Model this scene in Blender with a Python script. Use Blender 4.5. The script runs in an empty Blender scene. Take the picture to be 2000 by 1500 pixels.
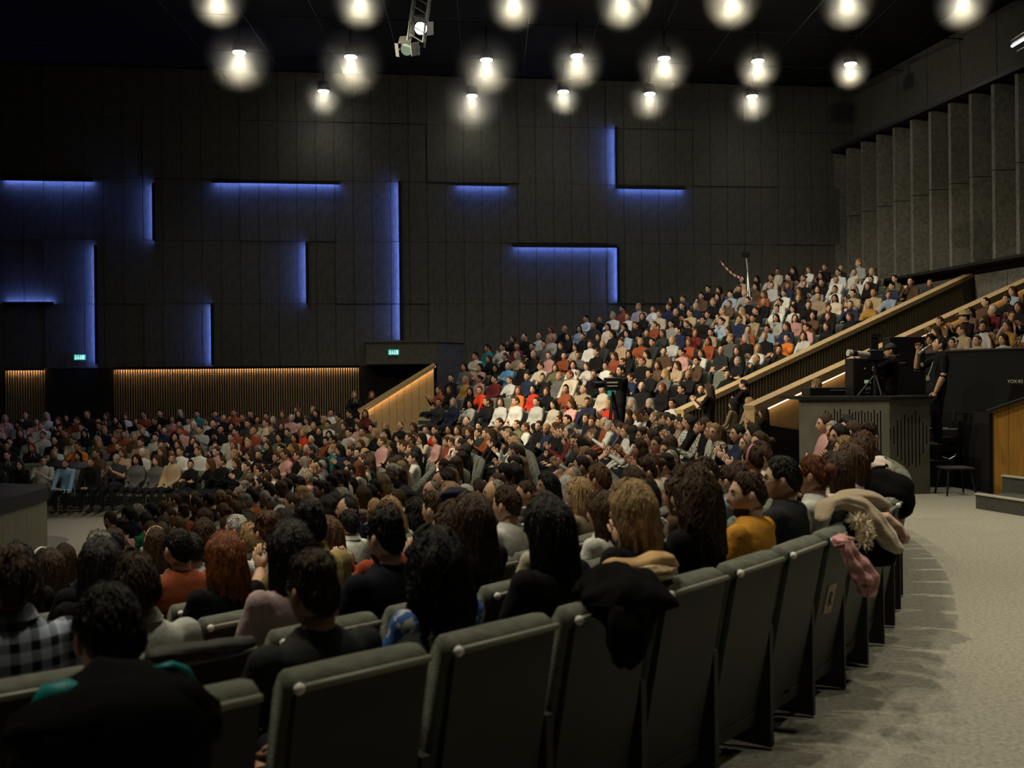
import bpy, math, random
import numpy as np
from mathutils import Vector, Matrix, Euler
random.seed(7); rng = np.random.default_rng(7)
PI = math.pi
sc = bpy.context.scene
col = sc.collection

# ------------------------------------------------------------------ camera, world, exposure
EYE = 1.75; F = 2000.0; ROLL = math.radians(0.6)
cd = bpy.data.cameras.new('camera'); cam = bpy.data.objects.new('camera', cd); col.objects.link(cam)
cam.location = (0, 0, EYE); cam.rotation_euler = (PI/2, ROLL, 0)
cd.sensor_width = 36; cd.lens = 36; cd.clip_end = 200; cd.clip_start = 0.05
cd.dof.use_dof = True; cd.dof.focus_distance = 20; cd.dof.aperture_fstop = 3.2
sc.camera = cam
w = bpy.data.worlds.new('world'); sc.world = w; w.use_nodes = True
w.node_tree.nodes['Background'].inputs[0].default_value = (1.0, .93, .80, 1)
w.node_tree.nodes['Background'].inputs[1].default_value = 0.0055
sc.view_settings.view_transform = 'Standard'; sc.view_settings.look = 'None'
sc.view_settings.gamma = 1; sc.view_settings.use_curve_mapping = False
sc.view_settings.exposure = 0.0
sc.cycles.max_bounces = 4; sc.cycles.diffuse_bounces = 2; sc.cycles.glossy_bounces = 2
sc.cycles.volume_bounces = 0; sc.cycles.sample_clamp_indirect = 2.0
KEY = 1.0      # stage wash towards the audience, and the added rear wall spot
HOUSE = 1.0    # ceiling downlights

def stage_or_fill_spot(loc, aim, e, size=70, blend=.7, soft=.12, c=(1, .86, .62)):
    l = bpy.data.lights.new('stage_or_fill_wash', 'SPOT'); l.energy = e*KEY; l.spot_size = math.radians(size); l.spot_blend = blend; l.shadow_soft_size = soft; l.color = c
    o = bpy.data.objects.new('stage_or_fill_wash', l); col.objects.link(o); o.location = loc
    o.rotation_euler = (Vector(aim)-Vector(loc)).to_track_quat('-Z', 'Y').to_euler(); return o
stage_or_fill_spot((-.2, 9, 11.2), (5.4, 9.5, 0), 1250, 48, soft=.10)
stage_or_fill_spot((-.8, 5.5, 11.2), (4.6, 5.0, 0), 620, 50, soft=.10)
stage_or_fill_spot((-1, 13.5, 11), (6.5, 13.5, 0), 1500, 46)
stage_or_fill_spot((-9, 10, 10), (2, 8, 0), 1500, 55)
stage_or_fill_spot((3, 24, 11.3), (11.5, 30.5, 6.5), 850, 75)  # added spot brightening the rear wall, standing for an unseen ceiling downlight
stage_or_fill_spot((-9, 16, 10), (4.5, 22.5, 0), 4600, 58)
stage_or_fill_spot((-8.5, 18, 10), (7, 28, 1.2), 8600, 42, .5)
stage_or_fill_spot((-10, 14, 10), (-3, 25, -1), 2900, 62)
stage_or_fill_spot((-6, 15, 10), (-9, 27, 0), 300, 70)
stage_or_fill_spot((-7, 10, 10), (9, 19, 0), 1500, 50)

def P(px, py, Z):
    u, v = px-1000, 750-py; c, s = math.cos(ROLL), math.sin(ROLL)
    return Vector(((u*c+v*s)/F*Z, Z, EYE+(-u*s+v*c)/F*Z))
def pix(p):
    X, Z, h = p[0]/p[1]*F, p[1], (p[2]-EYE)/p[1]*F; c, s = math.cos(ROLL), math.sin(ROLL)
    return 1000+X*c-h*s, 750-(X*s+h*c)

# ------------------------------------------------------------------ mesh helpers
class MB:
    def __init__(s): s.v = []; s.f = []; s.m = []
    def add(s, v, f, m=0):
        o = len(s.v); s.v.extend([tuple(p) for p in v])
        s.f.extend([tuple(i+o for i in q) for q in f]); s.m.extend([m]*len(f) if isinstance(m, int) else m)
        return s
    def box(s, c, d, m=0, rot=None):
        x, y, z = [k/2 for k in d]
        vs = [Vector((a*x, b*y, e*z)) for a in (-1, 1) for b in (-1, 1) for e in (-1, 1)]
        if rot is not None: vs = [rot @ p for p in vs]
        vs = [p+Vector(c) for p in vs]
        return s.add(vs, [(0,1,3,2),(4,6,7,5),(0,4,5,1),(2,3,7,6),(0,2,6,4),(1,5,7,3)], m)
    def prism(s, pts, off, m=0):                 # planar polygon pts pushed by vector off
        n = len(pts); off = Vector(off)
        v = [Vector(p) for p in pts]; v += [p+off for p in v]
        f = [tuple(range(n-1, -1, -1)), tuple(range(n, 2*n))]+[(i, (i+1) % n, n+(i+1) % n, n+i) for i in range(n)]
        return s.add(v, f, m)
    def tube(s, path, rad, n=8, m=0, sx=1.0, cap=True):
        path = [Vector(p) for p in path]; k = len(path)
        if not hasattr(rad, '__len__'): rad = [rad]*k
        vs, fs = [], []; prev = None
        for i in range(k):
            t = (path[min(i+1, k-1)]-path[max(i-1, 0)]).normalized()
            a = Vector((0, 0, 1)) if abs(t.z) < .9 else Vector((1, 0, 0))
            e1 = (prev - t*prev.dot(t)).normalized() if prev is not None and (prev - t*prev.dot(t)).length > 1e-4 else t.cross(a).normalized()
            prev = e1; e2 = t.cross(e1)
            for j in range(n):
                th = 2*PI*j/n; vs.append(path[i]+e1*math.cos(th)*rad[i]*sx+e2*math.sin(th)*rad[i])
        for i in range(k-1):
            for j in range(n): fs.append((i*n+j, i*n+(j+1) % n, (i+1)*n+(j+1) % n, (i+1)*n+j))
        if cap: fs += [tuple(range(n-1, -1, -1)), tuple(range((k-1)*n, k*n))]
        return s.add(vs, fs, m)
    def ell(s, c, r, nu=12, nv=8, m=0, rot=None):
        vs = [(0, 0, r[2])]; 
        for i in range(1, nv):
            a = PI*i/nv
            for j in range(nu):
                b = 2*PI*j/nu; vs.append((r[0]*math.sin(a)*math.cos(b), r[1]*math.sin(a)*math.sin(b), r[2]*math.cos(a)))
        vs.append((0, 0, -r[2])); vs = [Vector(p) for p in vs]
        if rot is not None: vs = [rot @ p for p in vs]
        vs = [p+Vector(c) for p in vs]; L = len(vs)-1
        f = [(0, 1+j, 1+(j+1) % nu) for j in range(nu)]
        for i in range(nv-2):
            for j in range(nu): f.append((1+i*nu+j, 1+(i+1)*nu+j, 1+(i+1)*nu+(j+1) % nu, 1+i*nu+(j+1) % nu))
        f += [(L, 1+(nv-2)*nu+(j+1) % nu, 1+(nv-2)*nu+j) for j in range(nu)]
        return s.add(vs, f, m)
    def rings(s, rings, n=16, m=0, cap=True):     # rings: (cx,cy,z,rx,ry)
        vs, fs = [], []
        for cx, cy, z, rx, ry in rings:
            for j in range(n):
                a = 2*PI*j/n; vs.append((cx+rx*math.cos(a), cy+ry*math.sin(a), z))
        k = len(rings)
        for i in range(k-1):
            for j in range(n): fs.append((i*n+j, i*n+(j+1) % n, (i+1)*n+(j+1) % n, (i+1)*n+j))
        if cap: fs += [tuple(range(n-1, -1, -1)), tuple(range((k-1)*n, k*n))]
        return s.add(vs, fs, m)
    def join(s, o, M=None, mm=None):
        v = o.v if M is None else [M @ Vector(p) for p in o.v]
        return s.add(v, o.f, [mm[k] if mm else k for k in o.m])
    def mesh(s, name, mats, smooth=False):
        me = bpy.data.meshes.new(name); me.from_pydata([tuple(p) for p in s.v], [], s.f)
        for mt in mats: me.materials.append(mt)
        me.polygons.foreach_set('material_index', s.m)
        if smooth: me.polygons.foreach_set('use_smooth', [True]*len(s.f))
        me.update(); return me
    def obj(s, name, mats, parent=None, smooth=False, loc=None):
        if not isinstance(mats, (list, tuple)): mats = [mats]
        return link(name, s.mesh(name, mats, smooth), parent, loc)
def link(name, me, parent=None, loc=None, rz=None):
    o = bpy.data.objects.new(name, me); col.objects.link(o)
    if parent is not None: o.parent = parent
    if loc is not None: o.location = loc
    if rz is not None: o.rotation_euler = (0, 0, rz)
    return o
def tag(o, label=None, cat=None, group=None, kind=None):
    for k, v in (('label', label), ('category', cat), ('group', group), ('kind', kind)):
        if v: o[k] = v
    return o
def empty(name, loc=(0, 0, 0), rz=0, rot=None):
    o = bpy.data.objects.new(name, None); col.objects.link(o); o.location = loc; o.rotation_euler = rot or (0, 0, rz); return o
def bevel(o, w_=.01, seg=2):
    md = o.modifiers.new('b', 'BEVEL'); md.width = w_; md.segments = seg; md.limit_method = 'ANGLE'; return o

# ------------------------------------------------------------------ materials
def mat(name, c=(.5, .5, .5), rough=.7, metal=0, bump=0, bscale=40, vary=0, vscale=6, usecol=None, emit=None, spec=.3, sheen=0, stretch=None, detail=4):
    m = bpy.data.materials.new(name); m.use_nodes = True; nt = m.node_tree; N = nt.nodes; L = nt.links
    b = N['Principled BSDF']; b.inputs['Roughness'].default_value = rough; b.inputs['Metallic'].default_value = metal
    b.inputs['Specular IOR Level'].default_value = spec
    if sheen: b.inputs['Sheen Weight'].default_value = sheen
    b.inputs['Base Color'].default_value = (*c, 1)
    tc = N.new('ShaderNodeTexCoord'); mp = N.new('ShaderNodeMapping'); L.new(tc.outputs['Object'], mp.inputs[0])
    if stretch: mp.inputs['Scale'].default_value = stretch
    src = None
    if usecol == 'object':
        oi = N.new('ShaderNodeObjectInfo'); src = oi.outputs['Color']
    elif usecol: 
        at = N.new('ShaderNodeAttribute'); at.attribute_name = usecol; src = at.outputs['Color']
    if vary:
        nz = N.new('ShaderNodeTexNoise'); nz.inputs['Scale'].default_value = vscale; nz.inputs['Detail'].default_value = detail
        L.new(mp.outputs[0], nz.inputs[0])
        mr = N.new('ShaderNodeMapRange'); mr.inputs[1].default_value = .3; mr.inputs[2].default_value = .7
        mr.inputs[3].default_value = 1-vary; mr.inputs[4].default_value = 1+vary; L.new(nz.outputs[0], mr.inputs[0])
        mx = N.new('ShaderNodeMix'); mx.data_type = 'RGBA'; mx.blend_type = 'MULTIPLY'; mx.inputs[0].default_value = 1
        if src is not None: L.new(src, mx.inputs[6])
        else: mx.inputs[6].default_value = (*c, 1)
        L.new(mr.outputs[0], mx.inputs[7]); src = mx.outputs[2]
    if src is not None: L.new(src, b.inputs['Base Color'])
    if bump:
        nz = N.new('ShaderNodeTexNoise'); nz.inputs['Scale'].default_value = bscale; nz.inputs['Detail'].default_value = 3
        L.new(mp.outputs[0], nz.inputs[0]); bp = N.new('ShaderNodeBump'); bp.inputs['Strength'].default_value = bump
        bp.inputs['Distance'].default_value = .02; L.new(nz.outputs[0], bp.inputs['Height']); L.new(bp.outputs[0], b.inputs['Normal'])
    if emit:
        b.inputs['Emission Color'].default_value = (*emit[:3], 1); b.inputs['Emission Strength'].default_value = emit[3]
    return m
def pattern(name, kind, c1, c2, scale=14):
    m = mat(name, c1, .85); nt = m.node_tree; N = nt.nodes; L = nt.links; b = N['Principled BSDF']
    tc = N.new('ShaderNodeTexCoord'); sx = N.new('ShaderNodeSeparateXYZ'); L.new(tc.outputs['Object'], sx.inputs[0])
    def band(out, th):
        a = N.new('ShaderNodeMath'); a.operation = 'MULTIPLY'; a.inputs[1].default_value = scale; L.new(out, a.inputs[0])
        f = N.new('ShaderNodeMath'); f.operation = 'FRACT'; L.new(a.outputs[0], f.inputs[0])
        g = N.new('ShaderNodeMath'); g.operation = 'GREATER_THAN'; g.inputs[1].default_value = th; L.new(f.outputs[0], g.inputs[0]); return g.outputs[0]
    mx = N.new('ShaderNodeMix'); mx.data_type = 'RGBA'; mx.inputs[6].default_value = (*c1, 1); mx.inputs[7].default_value = (*c2, 1)
    if kind == 'stripe': L.new(band(sx.outputs[2], .5), mx.inputs[0])
    elif kind == 'plaid':
        ad = N.new('ShaderNodeMath'); ad.operation = 'ADD'; L.new(band(sx.outputs[2], .55), ad.inputs[0]); L.new(band(sx.outputs[0], .55), ad.inputs[1])
        ml = N.new('ShaderNodeMath'); ml.operation = 'MULTIPLY'; ml.inputs[1].default_value = .5; L.new(ad.outputs[0], ml.inputs[0]); L.new(ml.outputs[0], mx.inputs[0])
    else:
        nz = N.new('ShaderNodeTexNoise'); nz.inputs['Scale'].default_value = scale; L.new(tc.outputs['Object'], nz.inputs[0])
        g = N.new('ShaderNodeMath'); g.operation = 'GREATER_THAN'; g.inputs[1].default_value = .53; L.new(nz.outputs[0], g.inputs[0]); L.new(g.outputs[0], mx.inputs[0])
    L.new(mx.outputs[2], b.inputs['Base Color']); return m
M = {}
M['carpet'] = mat('carpet', (.26, .247, .208), .95, bump=.2, bscale=140, vary=.28, vscale=35, detail=8)
M['wallpanel'] = mat('wallpanel', (.060, .060, .049), .9, bump=.4, bscale=22, vary=.2, vscale=9, detail=8)
M['finpanel'] = mat('finpanel', (.10, .096, .08), .9, bump=.6, bscale=22, vary=.3, vscale=9, detail=8)
M['black'] = mat('black', (.006, .006, .006), .9)
M['ceil'] = mat('ceil', (.004, .004, .0035), .95)
M['darkmetal'] = mat('darkmetal', (.02, .02, .02), .45, metal=.3)
M['metal'] = mat('metal', (.5, .5, .48), .3, metal=1)
M['steelpaint'] = mat('steelpaint', (.35, .35, .33), .5)
M['wood'] = mat('wood', (.40, .27, .12), .5, vary=.16, vscale=7, stretch=(6, 6, .6), bump=.08, bscale=30)
M['woodrail'] = mat('woodrail', (.44, .31, .155), .5, vary=.18, vscale=5, stretch=(2, 2, 8))
M['woodslat'] = mat('woodslat', (.17, .128, .074), .6, vary=.2, vscale=3, stretch=(9, 9, .7))
M['slatback'] = mat('slatback', (.022, .017, .011), .9)
M['woodorange'] = mat('woodorange', (.42, .21, .04), .5, vary=.2, vscale=5, stretch=(8, 8, .5), bump=.1, bscale=25)
M['boothgrey'] = mat('boothgrey', (.095, .09, .072), .7, vary=.15, vscale=4)
M['stagewood'] = mat('stagewood', (.19, .185, .125), .7, vary=.14, vscale=4, stretch=(8, 8, .6))
M['stagetop'] = mat('stagetop', (.03, .03, .028), .6)
M['stepgrey'] = mat('stepgrey', (.06, .06, .052), .9, bump=.3, bscale=80, vary=.2, vscale=30)
M['nosing'] = mat('nosing', (.42, .40, .33), .5)
M['seatfab'] = mat('seatfab', (.135, .142, .118), .9, bump=.3, bscale=120, vary=.18, vscale=20, spec=.1)
M['seatshell'] = mat('seatshell', (.020, .021, .016), .6, vary=.2, vscale=3)
M['seattrim'] = mat('seattrim', (.23, .225, .185), .5)
M['whitecap'] = mat('whitecap', (.75, .74, .70), .4)
M['paper'] = mat('paper', (.30, .24, .16), .8, vary=.25, vscale=30)
M['ink'] = mat('ink', (.03, .02, .015), .8)
M['lampface'] = mat('lampface', (1, 1, 1), emit=(1, .98, .90, 30))
M['spotface'] = mat('spotface', (1, 1, 1), emit=(1, .99, .96, 9))
M['tubeface'] = mat('tubeface', (1, 1, 1), emit=(.9, .97, .9, 3))
M['blue'] = mat('blue', (0, 0, 0), emit=(.145, .24, 1.0, 50))
M['warm'] = mat('warm', (0, 0, 0), emit=(1, .60, .33, 65))
M['warmrail'] = mat('warmrail', (0, 0, 0), emit=(1, .68, .38, 8))
M['warmtri'] = mat('warmtri', (0, 0, 0), emit=(1, .66, .36, 15))
M['exit'] = mat('exit', (.02, .2, .15), emit=(.1, .75, .6, .5))
M['exitmark'] = mat('exitmark', (.8, .9, .9), emit=(.55, 1, .95, 1.2))
M['lcd'] = mat('lcd', (.2, .3, .2), emit=(.5, .62, .45, .35))
M['skin0'] = mat('skin0', (.50, .30, .20), .5, vary=.08, vscale=20)
M['skin1'] = mat('skin1', (.42, .235, .15), .5, vary=.08, vscale=20)
M['skin2'] = mat('skin2', (.56, .36, .26), .5, vary=.08, vscale=20)
M['top'] = mat('top', usecol='object', rough=.9, bump=.6, bscale=11, vary=.12, vscale=8, spec=.08)
M['pants'] = mat('pants', (.012, .013, .018), .9, spec=.08)
M['shoe'] = mat('shoe', (.01, .01, .01), .5)
M['dark'] = mat('dark', (.025, .015, .01), .6)
M['lips'] = mat('lips', (.33, .11, .085), .5)
M['eye'] = mat('eye', (.45, .42, .38), .4)
M['collar'] = mat('collar', usecol='object', rough=.85)
M['whitecloth'] = mat('whitecloth', (.55, .54, .48), .85, bump=.4, bscale=12)
M['hair'] = mat('hair', usecol='object', rough=.45, spec=.22, bump=.8, bscale=26, vary=.4, vscale=10, stretch=(5, 5, .9), detail=6)
M['headband'] = mat('headband', usecol='object', rough=.5)
M['crowd'] = mat('crowd', usecol='Col', rough=.85, spec=.1)
M['plaid_blue'] = pattern('plaid_blue', 'plaid', (.42, .48, .60), (.008, .01, .02), 15)
M['plaid_white'] = pattern('plaid_white', 'plaid', (.55, .56, .55), (.18, .22, .24), 22)
M['plaid_red'] = pattern('plaid_red', 'plaid', (.30, .19, .16), (.05, .02, .03), 16)
M['stripe_bw'] = pattern('stripe_bw', 'stripe', (.02, .02, .022), (.35, .35, .32), 9)
M['stripe_rb'] = pattern('stripe_rb', 'stripe', (.25, .06, .04), (.5, .36, .28), 14)
M['floral_blue'] = pattern('floral_blue', 'noise', (.04, .13, .40), (.5, .52, .55), 22)
M['floral_bw'] = pattern('floral_bw', 'noise', (.38, .36, .31), (.05, .05, .04), 30)
M['camel'] = mat('camel', (.36, .28, .185), .95, sheen=.4, vary=.12, vscale=9, bump=.3, bscale=60)
M['tan'] = mat('tan', (.42, .26, .12), .8, vary=.25, vscale=12, bump=.3, bscale=18)
M['beigeknit'] = mat('beigeknit', (.42, .31, .19), .95, vary=.3, vscale=40, bump=.8, bscale=60)
M['blackcoat'] = mat('blackcoat', (.0035, .0035, .0038), .95, spec=.08)
M['pinkcoat'] = mat('pinkcoat', (.48, .25, .24), .55, vary=.15, vscale=14, bump=.6, bscale=22)
M['pinkskin'] = mat('pinkskin', (.48, .29, .23), .7, vary=.15, vscale=10)
M['fur'] = mat('fur', (.60, .52, .38), .9, vary=.25, vscale=40)
M['whitefur'] = mat('whitefur', (.56, .48, .42), .9)
M['plastic'] = mat('plastic', (.01, .01, .011), .4)
M['lenswhite'] = mat('lenswhite', (.5, .49, .45), .4)
M['glassy'] = mat('glassy', (.22, .24, .24), .15, spec=.8)
M['green'] = mat('green', (.05, .045, .03), .8)
M['silver'] = mat('silver', (.45, .45, .43), .35, metal=.8)
M['tape'] = mat('tape', (.55, .5, .47), .6)
M['tapered'] = mat('tapered', (.25, .05, .04), .6)

# ------------------------------------------------------------------ hall layout
def farZ(X): return 34+.128*X
CA = Vector((-10, 13.5)); CB = Vector((-10, 19.5)); R0 = 14.2
def capd(X, Z):
    zc = min(max(Z, CA.y), CB.y); return math.hypot(X+10, Z-zc)
def floor_low(X, Z):
    d = capd(X, Z); return -.14*max(0, R0-max(d, 4.8))
RA = P(1325, 800, 23); RB = P(1895, 533, 29.2)            # upper rail ends (top of rail)
RDir = (RB-RA); RDir.z = 0; RDir.normalize(); RS = (RB.z-RA.z)/math.hypot(RB.x-RA.x, RB.y-RA.y)
GX, GZ = .6, .8; DT = .93
G0 = GX*RA.x+GZ*RA.y; SMAX = 19.2
def smax(t): return 18.9+.36*max(0, t-G0)
def tier_t(k): return G0+.3+DT*k
def tier_z(k): return .10+RS/(RDir.x*GX+RDir.y*GZ)*DT*k
def rail_pt(X, Z):       # >0 on the seating side of the upper rail
    return -(X-RA.x)*RDir.y+(Z-RA.y)*RDir.x
# floor
mb = MB(); nx, nz = 76, 84; xs = np.linspace(-22, 16, nx); zs = np.linspace(-3, 37, nz)
vs = [(x, z, floor_low(x, z)) for z in zs for x in xs]
fs = [(j*nx+i, j*nx+i+1, (j+1)*nx+i+1, (j+1)*nx+i) for j in range(nz-1) for i in range(nx-1)]
tag(mb.add(vs, fs).obj('floor', M['carpet'], smooth=True), kind='structure', label='grey carpeted hall floor sloping gently down to the stage')
# raked tiers of the stand
st = tag(empty('floor_stand'), kind='structure', label='grey carpeted stepped floor of the raked stand')
for k in range(14):
    t0 = tier_t(k)-.55; t1 = t0+DT+ (6 if k == 13 else .02)
    def cross(t, s): return ((t*GX-s*GZ), (t*GZ+s*GX))
    pts = []
    for t in (t0, t1):
        sr = 0
        for q in range(400):        # rail side
            X, Z = cross(t, -4+q*.06)
            if rail_pt(X, Z) > -.02: sr = -4+q*.06; break
        sw = sr
        while True:
            X, Z = cross(t, sw)
            if Z > farZ(X)-.05 or sw > smax(t): break
            sw += .1
        pts.append((cross(t, sr), cross(t, sw)))
    (a, b), (c, d) = pts; zt = tier_z(k)
    MB().prism([(a[0], a[1], -.8), (b[0], b[1], -.8), (d[0], d[1], -.8), (c[0], c[1], -.8)], (0, 0, zt+.8)).obj('tier', M['stepgrey'], st)
# far wall -------------------------------------------------
fw = tag(empty('wall_far', (0, 34, 0), math.atan(.128)), kind='structure', label='dark panelled far side wall of the hall')
ca = math.cos(math.atan(.128))
def wl(px, py):             # pixel -> wall-local (a, z)
    Z = 34.0
    for _ in range(6): p = P(px, py, Z); Z = farZ(p.x)
    p = P(px, py, Z); return p.x/ca, p.z
ZR = [0.02, 2.38, 4.41, 6.43, 8.40, 10.3, 11.9]
pw = .60
base = MB().box((0, 0, 0), (pw-.012, .05, 1)).mesh('panel', [M['wallpanel']])
dn0 = wl(88, 720)[0]; dn1 = wl(222, 715)[0]; dv0 = wl(703, 715)[0]; dv1 = wl(903, 715)[0]
i = 0; a = wl(8, 500)[0]-pw*3
while a < 11.95:
    for r in range(6):
        if r == 0 and a < dv1-.55: continue
        z0, z1 = ZR[r], ZR[r+1]
        o = link('panel', base, fw, (a+pw/2, -.02+random.uniform(-.006, .006)-(.03 if (i//5+r) % 3 == 0 else 0), (z0+z1)/2)); o.scale = (1, 1, z1-z0-.012)
    a += pw; i += 1
MB().box((-3, .35, 5.95), (34, .5, 11.9)).obj('backing', M['black'], fw)
MB().box((-6.5, .12, 1.15), (33, .06, 2.5)).obj('backing', M['slatback'], fw) 
# black doorways (dark recesses) are solid boxes coloured black for their shade, in the slat wall line
def slats(a0, a1, parent):
    m = MB(); a = a0
    while a < a1:
        m.box((a, .045, 1.15), (.036, .07, 2.36)); a += .0765
    o = m.obj('slat', M['woodslat'], parent); o['kind'] = 'stuff'; return o
slats(wl(11, 720)[0], dn0, fw); slats(dn1, dv0, fw)
s1 = MB()
for a0, a1 in ((wl(11, 720)[0], dn0), (dn1, dv0)):
    L = MB().box(((a0+a1)/2, -.055, 2.352), (a1-a0-.1, .02, .012)).obj('light_strip', M['warm'], fw)
    MB().box(((a0+a1)/2, -.10, 2.395), (a1-a0, .16, .03)).box(((a0+a1)/2, -.105, 2.36), (a1-a0, .012, .05)).obj('light_shelf', M['black'], fw)
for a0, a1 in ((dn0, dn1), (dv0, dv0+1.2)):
    MB().box(((a0+a1)/2, .04, 1.18), (a1-a0, .12, 2.38)).obj('doorway_shade', M['black'], fw)
# blue light lines on the wall
def led(px0, py0, px1, py1, side, label):
    a0, z0 = wl(px0, py0); a1, z1 = wl(px1, py1)
    e = empty('wall_light', (0, 0, 0)); e.parent = None
    e.location = fw.location; e.rotation_euler = fw.rotation_euler
    tag(e, label, 'light', 'blue light lines on the far wall')
    if side == 'V':
        z0, z1 = min(z0, z1), max(z0, z1); h = z1-z0; z = (z0+z1)/2; a = a1
        MB().box((a+.03, -.14, z), (.05, .19, h)).box((a-.012, -.232, z), (.05, .014, h)).obj('channel', M['black'], e)
        MB().box((a-.0, -.15, z), (.012, .08, h-.10)).obj('light_strip', M['blue'], e)
    else:
        z = (z0+z1)/2; aa = (a0+a1)/2; l = abs(a1-a0); s = 1 if side == 'D' else -1
        MB().box((aa, -.14, z+s*.03), (l, .19, .05)).box((aa, -.232, z-s*.022), (l, .014, .065)).obj('channel', M['black'], e)
        MB().box((aa, -.15, z-s*.0), (l-.10, .08, .012)).obj('light_strip', M['blue'], e)
led(8, 352, 187, 354, 'D', 'horizontal blue light line at the top left of the far wall')
led(302, 360, 303, 472, 'V', 'short vertical blue light line between the two upper left horizontal lines')
led(190, 480, 192, 712, 'V', 'tall vertical blue light line beside the left exit sign')
led(10, 594, 110, 594, 'U', 'lowest horizontal blue light line, glowing upwards, at the far left')
led(600, 475, 601, 594, 'V', 'short vertical blue light line below the long horizontal line')
led(417, 594, 417, 713, 'V', 'vertical blue light line ending on the wooden slat wall')
led(416, 357, 665, 359, 'D', 'longest horizontal blue light line, upper middle of the far wall')
led(782, 356, 783, 667, 'V', 'tallest vertical blue light line, above the passage opening')
led(889, 362, 991, 363, 'D', 'shortest horizontal blue light line, right of the tallest vertical line')
led(1200, 250, 1201, 366, 'V', 'topmost vertical blue light line, meeting a horizontal line at its foot')
led(1204, 368, 1335, 370, 'D', 'horizontal blue light line running right from the topmost vertical line')
led(1000, 481, 1203, 483, 'D', 'horizontal blue light line forming a corner just above the stand')
led(1204, 484, 1205, 590, 'V', 'vertical blue light line of the corner just above the stand')
# exit signs
def exit_sign(px, py, off, label):
    a, z = wl(px, py); e = empty('exit_sign', fw.matrix_world @ Vector((0, 0, 0))); e.location = fw.location; e.rotation_euler = fw.rotation_euler
    tag(e, label, 'sign', 'exit signs')
    bevel(MB().box((a, off, z), (.34, .05, .17)).obj('housing', M['exit'], e), .01, 1)
    m = MB()     # man running, arrow, man, door as the sign shows
    y = off-.03
    for dx in (-.11, .035):
        m.box((a+dx, y, z+.042), (.026, .006, .026)).box((a+dx, y, z+.005), (.022, .006, .045)).box((a+dx-.016, y, z-.04), (.014, .006, .05), rot=Matrix.Rotation(.4, 3, 'Y')).box((a+dx+.016, y, z-.04), (.014, .006, .05), rot=Matrix.Rotation(-.4, 3, 'Y'))
    m.box((a-.04, y, z), (.016, .006, .10)).box((a-.055, y, z-.03), (.04, .006, .014), rot=Matrix.Rotation(.7, 3, 'Y')).box((a-.025, y, z-.03), (.04, .006, .014), rot=Matrix.Rotation(-.7, 3, 'Y'))
    m.box((a+.11, y, z), (.05, .006, .12))
    m.obj('pictogram', M['exitmark'], e)
exit_sign(157, 698, -.07, 'green exit sign above the dark doorway at the left')
exit_sign(768, 690, -1.03, 'green exit sign above the passage beside the light wood panel')
# passage bulkhead, pillar, wood triangle, stairs
bk = tag(empty('wall_bulkhead', fw.location), kind='structure', label='dark box over the passage with a pillar at its right'); bk.rotation_euler = fw.rotation_euler
b0 = wl(707, 700)[0]*.97; b1 = wl(846, 700)[0]*.97; b2 = wl(903, 700)[0]
zt = wl(800, 668)[1]-.05
MB().box(((b0+b1)/2, -.5, (zt+2.42)/2+.0), (b1-b0, 1.0, zt-2.42)).obj('box', M['wallpanel'], bk)
MB().prism([(b1, -1.0, -.3), (b2, -.1, -.3), (b1, -.1, -.3)], (0, 0, zt+.3)).obj('pillar', M['wallpanel'], bk)
MB().box(((b0+b1)/2-.02, -.5, zt+.03), (b1-b0+.05, 1.08, .06)).prism([(b1, -1.05, zt), (b2+.05, -.1, zt), (b1, -.1, zt)], (0, 0, .06)).obj('coping', M['wallpanel'], bk)
tz = 32.0
A_ = P(702, 800, tz); B_ = P(847, 709, tz)
tri = tag(empty('stair_parapet', (0, 0, 0)), 'light wood triangular stair parapet with lit handrail beside the passage', 'parapet')
d_ = Vector((B_.x-A_.x, 0, B_.z-A_.z)); n_ = Vector((0, .12, 0))
npl = 10
for i in range(npl):
    q0, q1 = i/npl, (i+1)/npl
    p0 = A_+d_*q0; p1 = A_+d_*q1
    MB().prism([(p0.x+.004, tz, -.6), (p1.x-.004, tz, -.6), (p1.x-.004, tz, p1.z-.14), (p0.x+.004, tz, p0.z-.14)], (0, .08, 0)).obj('plank', M['wood'], tri)
dn = d_.normalized(); up = Vector((-dn.z, 0, dn.x))
MB().prism([A_-Vector((.05, .14, 0)), B_-Vector((0, .14, 0)), B_-up*.12-Vector((0, .14, 0)), A_-up*.12-Vector((.05, .14, 0))], (0, .36, 0)).obj('handrail', M['woodrail'], tri)
MB().prism([A_-up*.13-Vector((0, .09, 0)), B_-up*.13-Vector((0, .09, 0)), B_-up*.142-Vector((0, .09, 0)), A_-up*.142-Vector((0, .09, 0))], (0, .03, 0)).obj('light_strip', M['warmtri'], tri)
MB().prism([A_-up*.10-Vector((0, .14, 0)), B_-up*.10-Vector((0, .14, 0)), B_-up*.165-Vector((0, .14, 0)), A_-up*.165-Vector((0, .14, 0))], (0, .012, 0)).obj('lip', M['woodrail'], tri)
ss = tag(empty('staircase', (0, 0, 0)), 'narrow grey stairs with pale nosings climbing beside the wood parapet', 'stairs')
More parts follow.
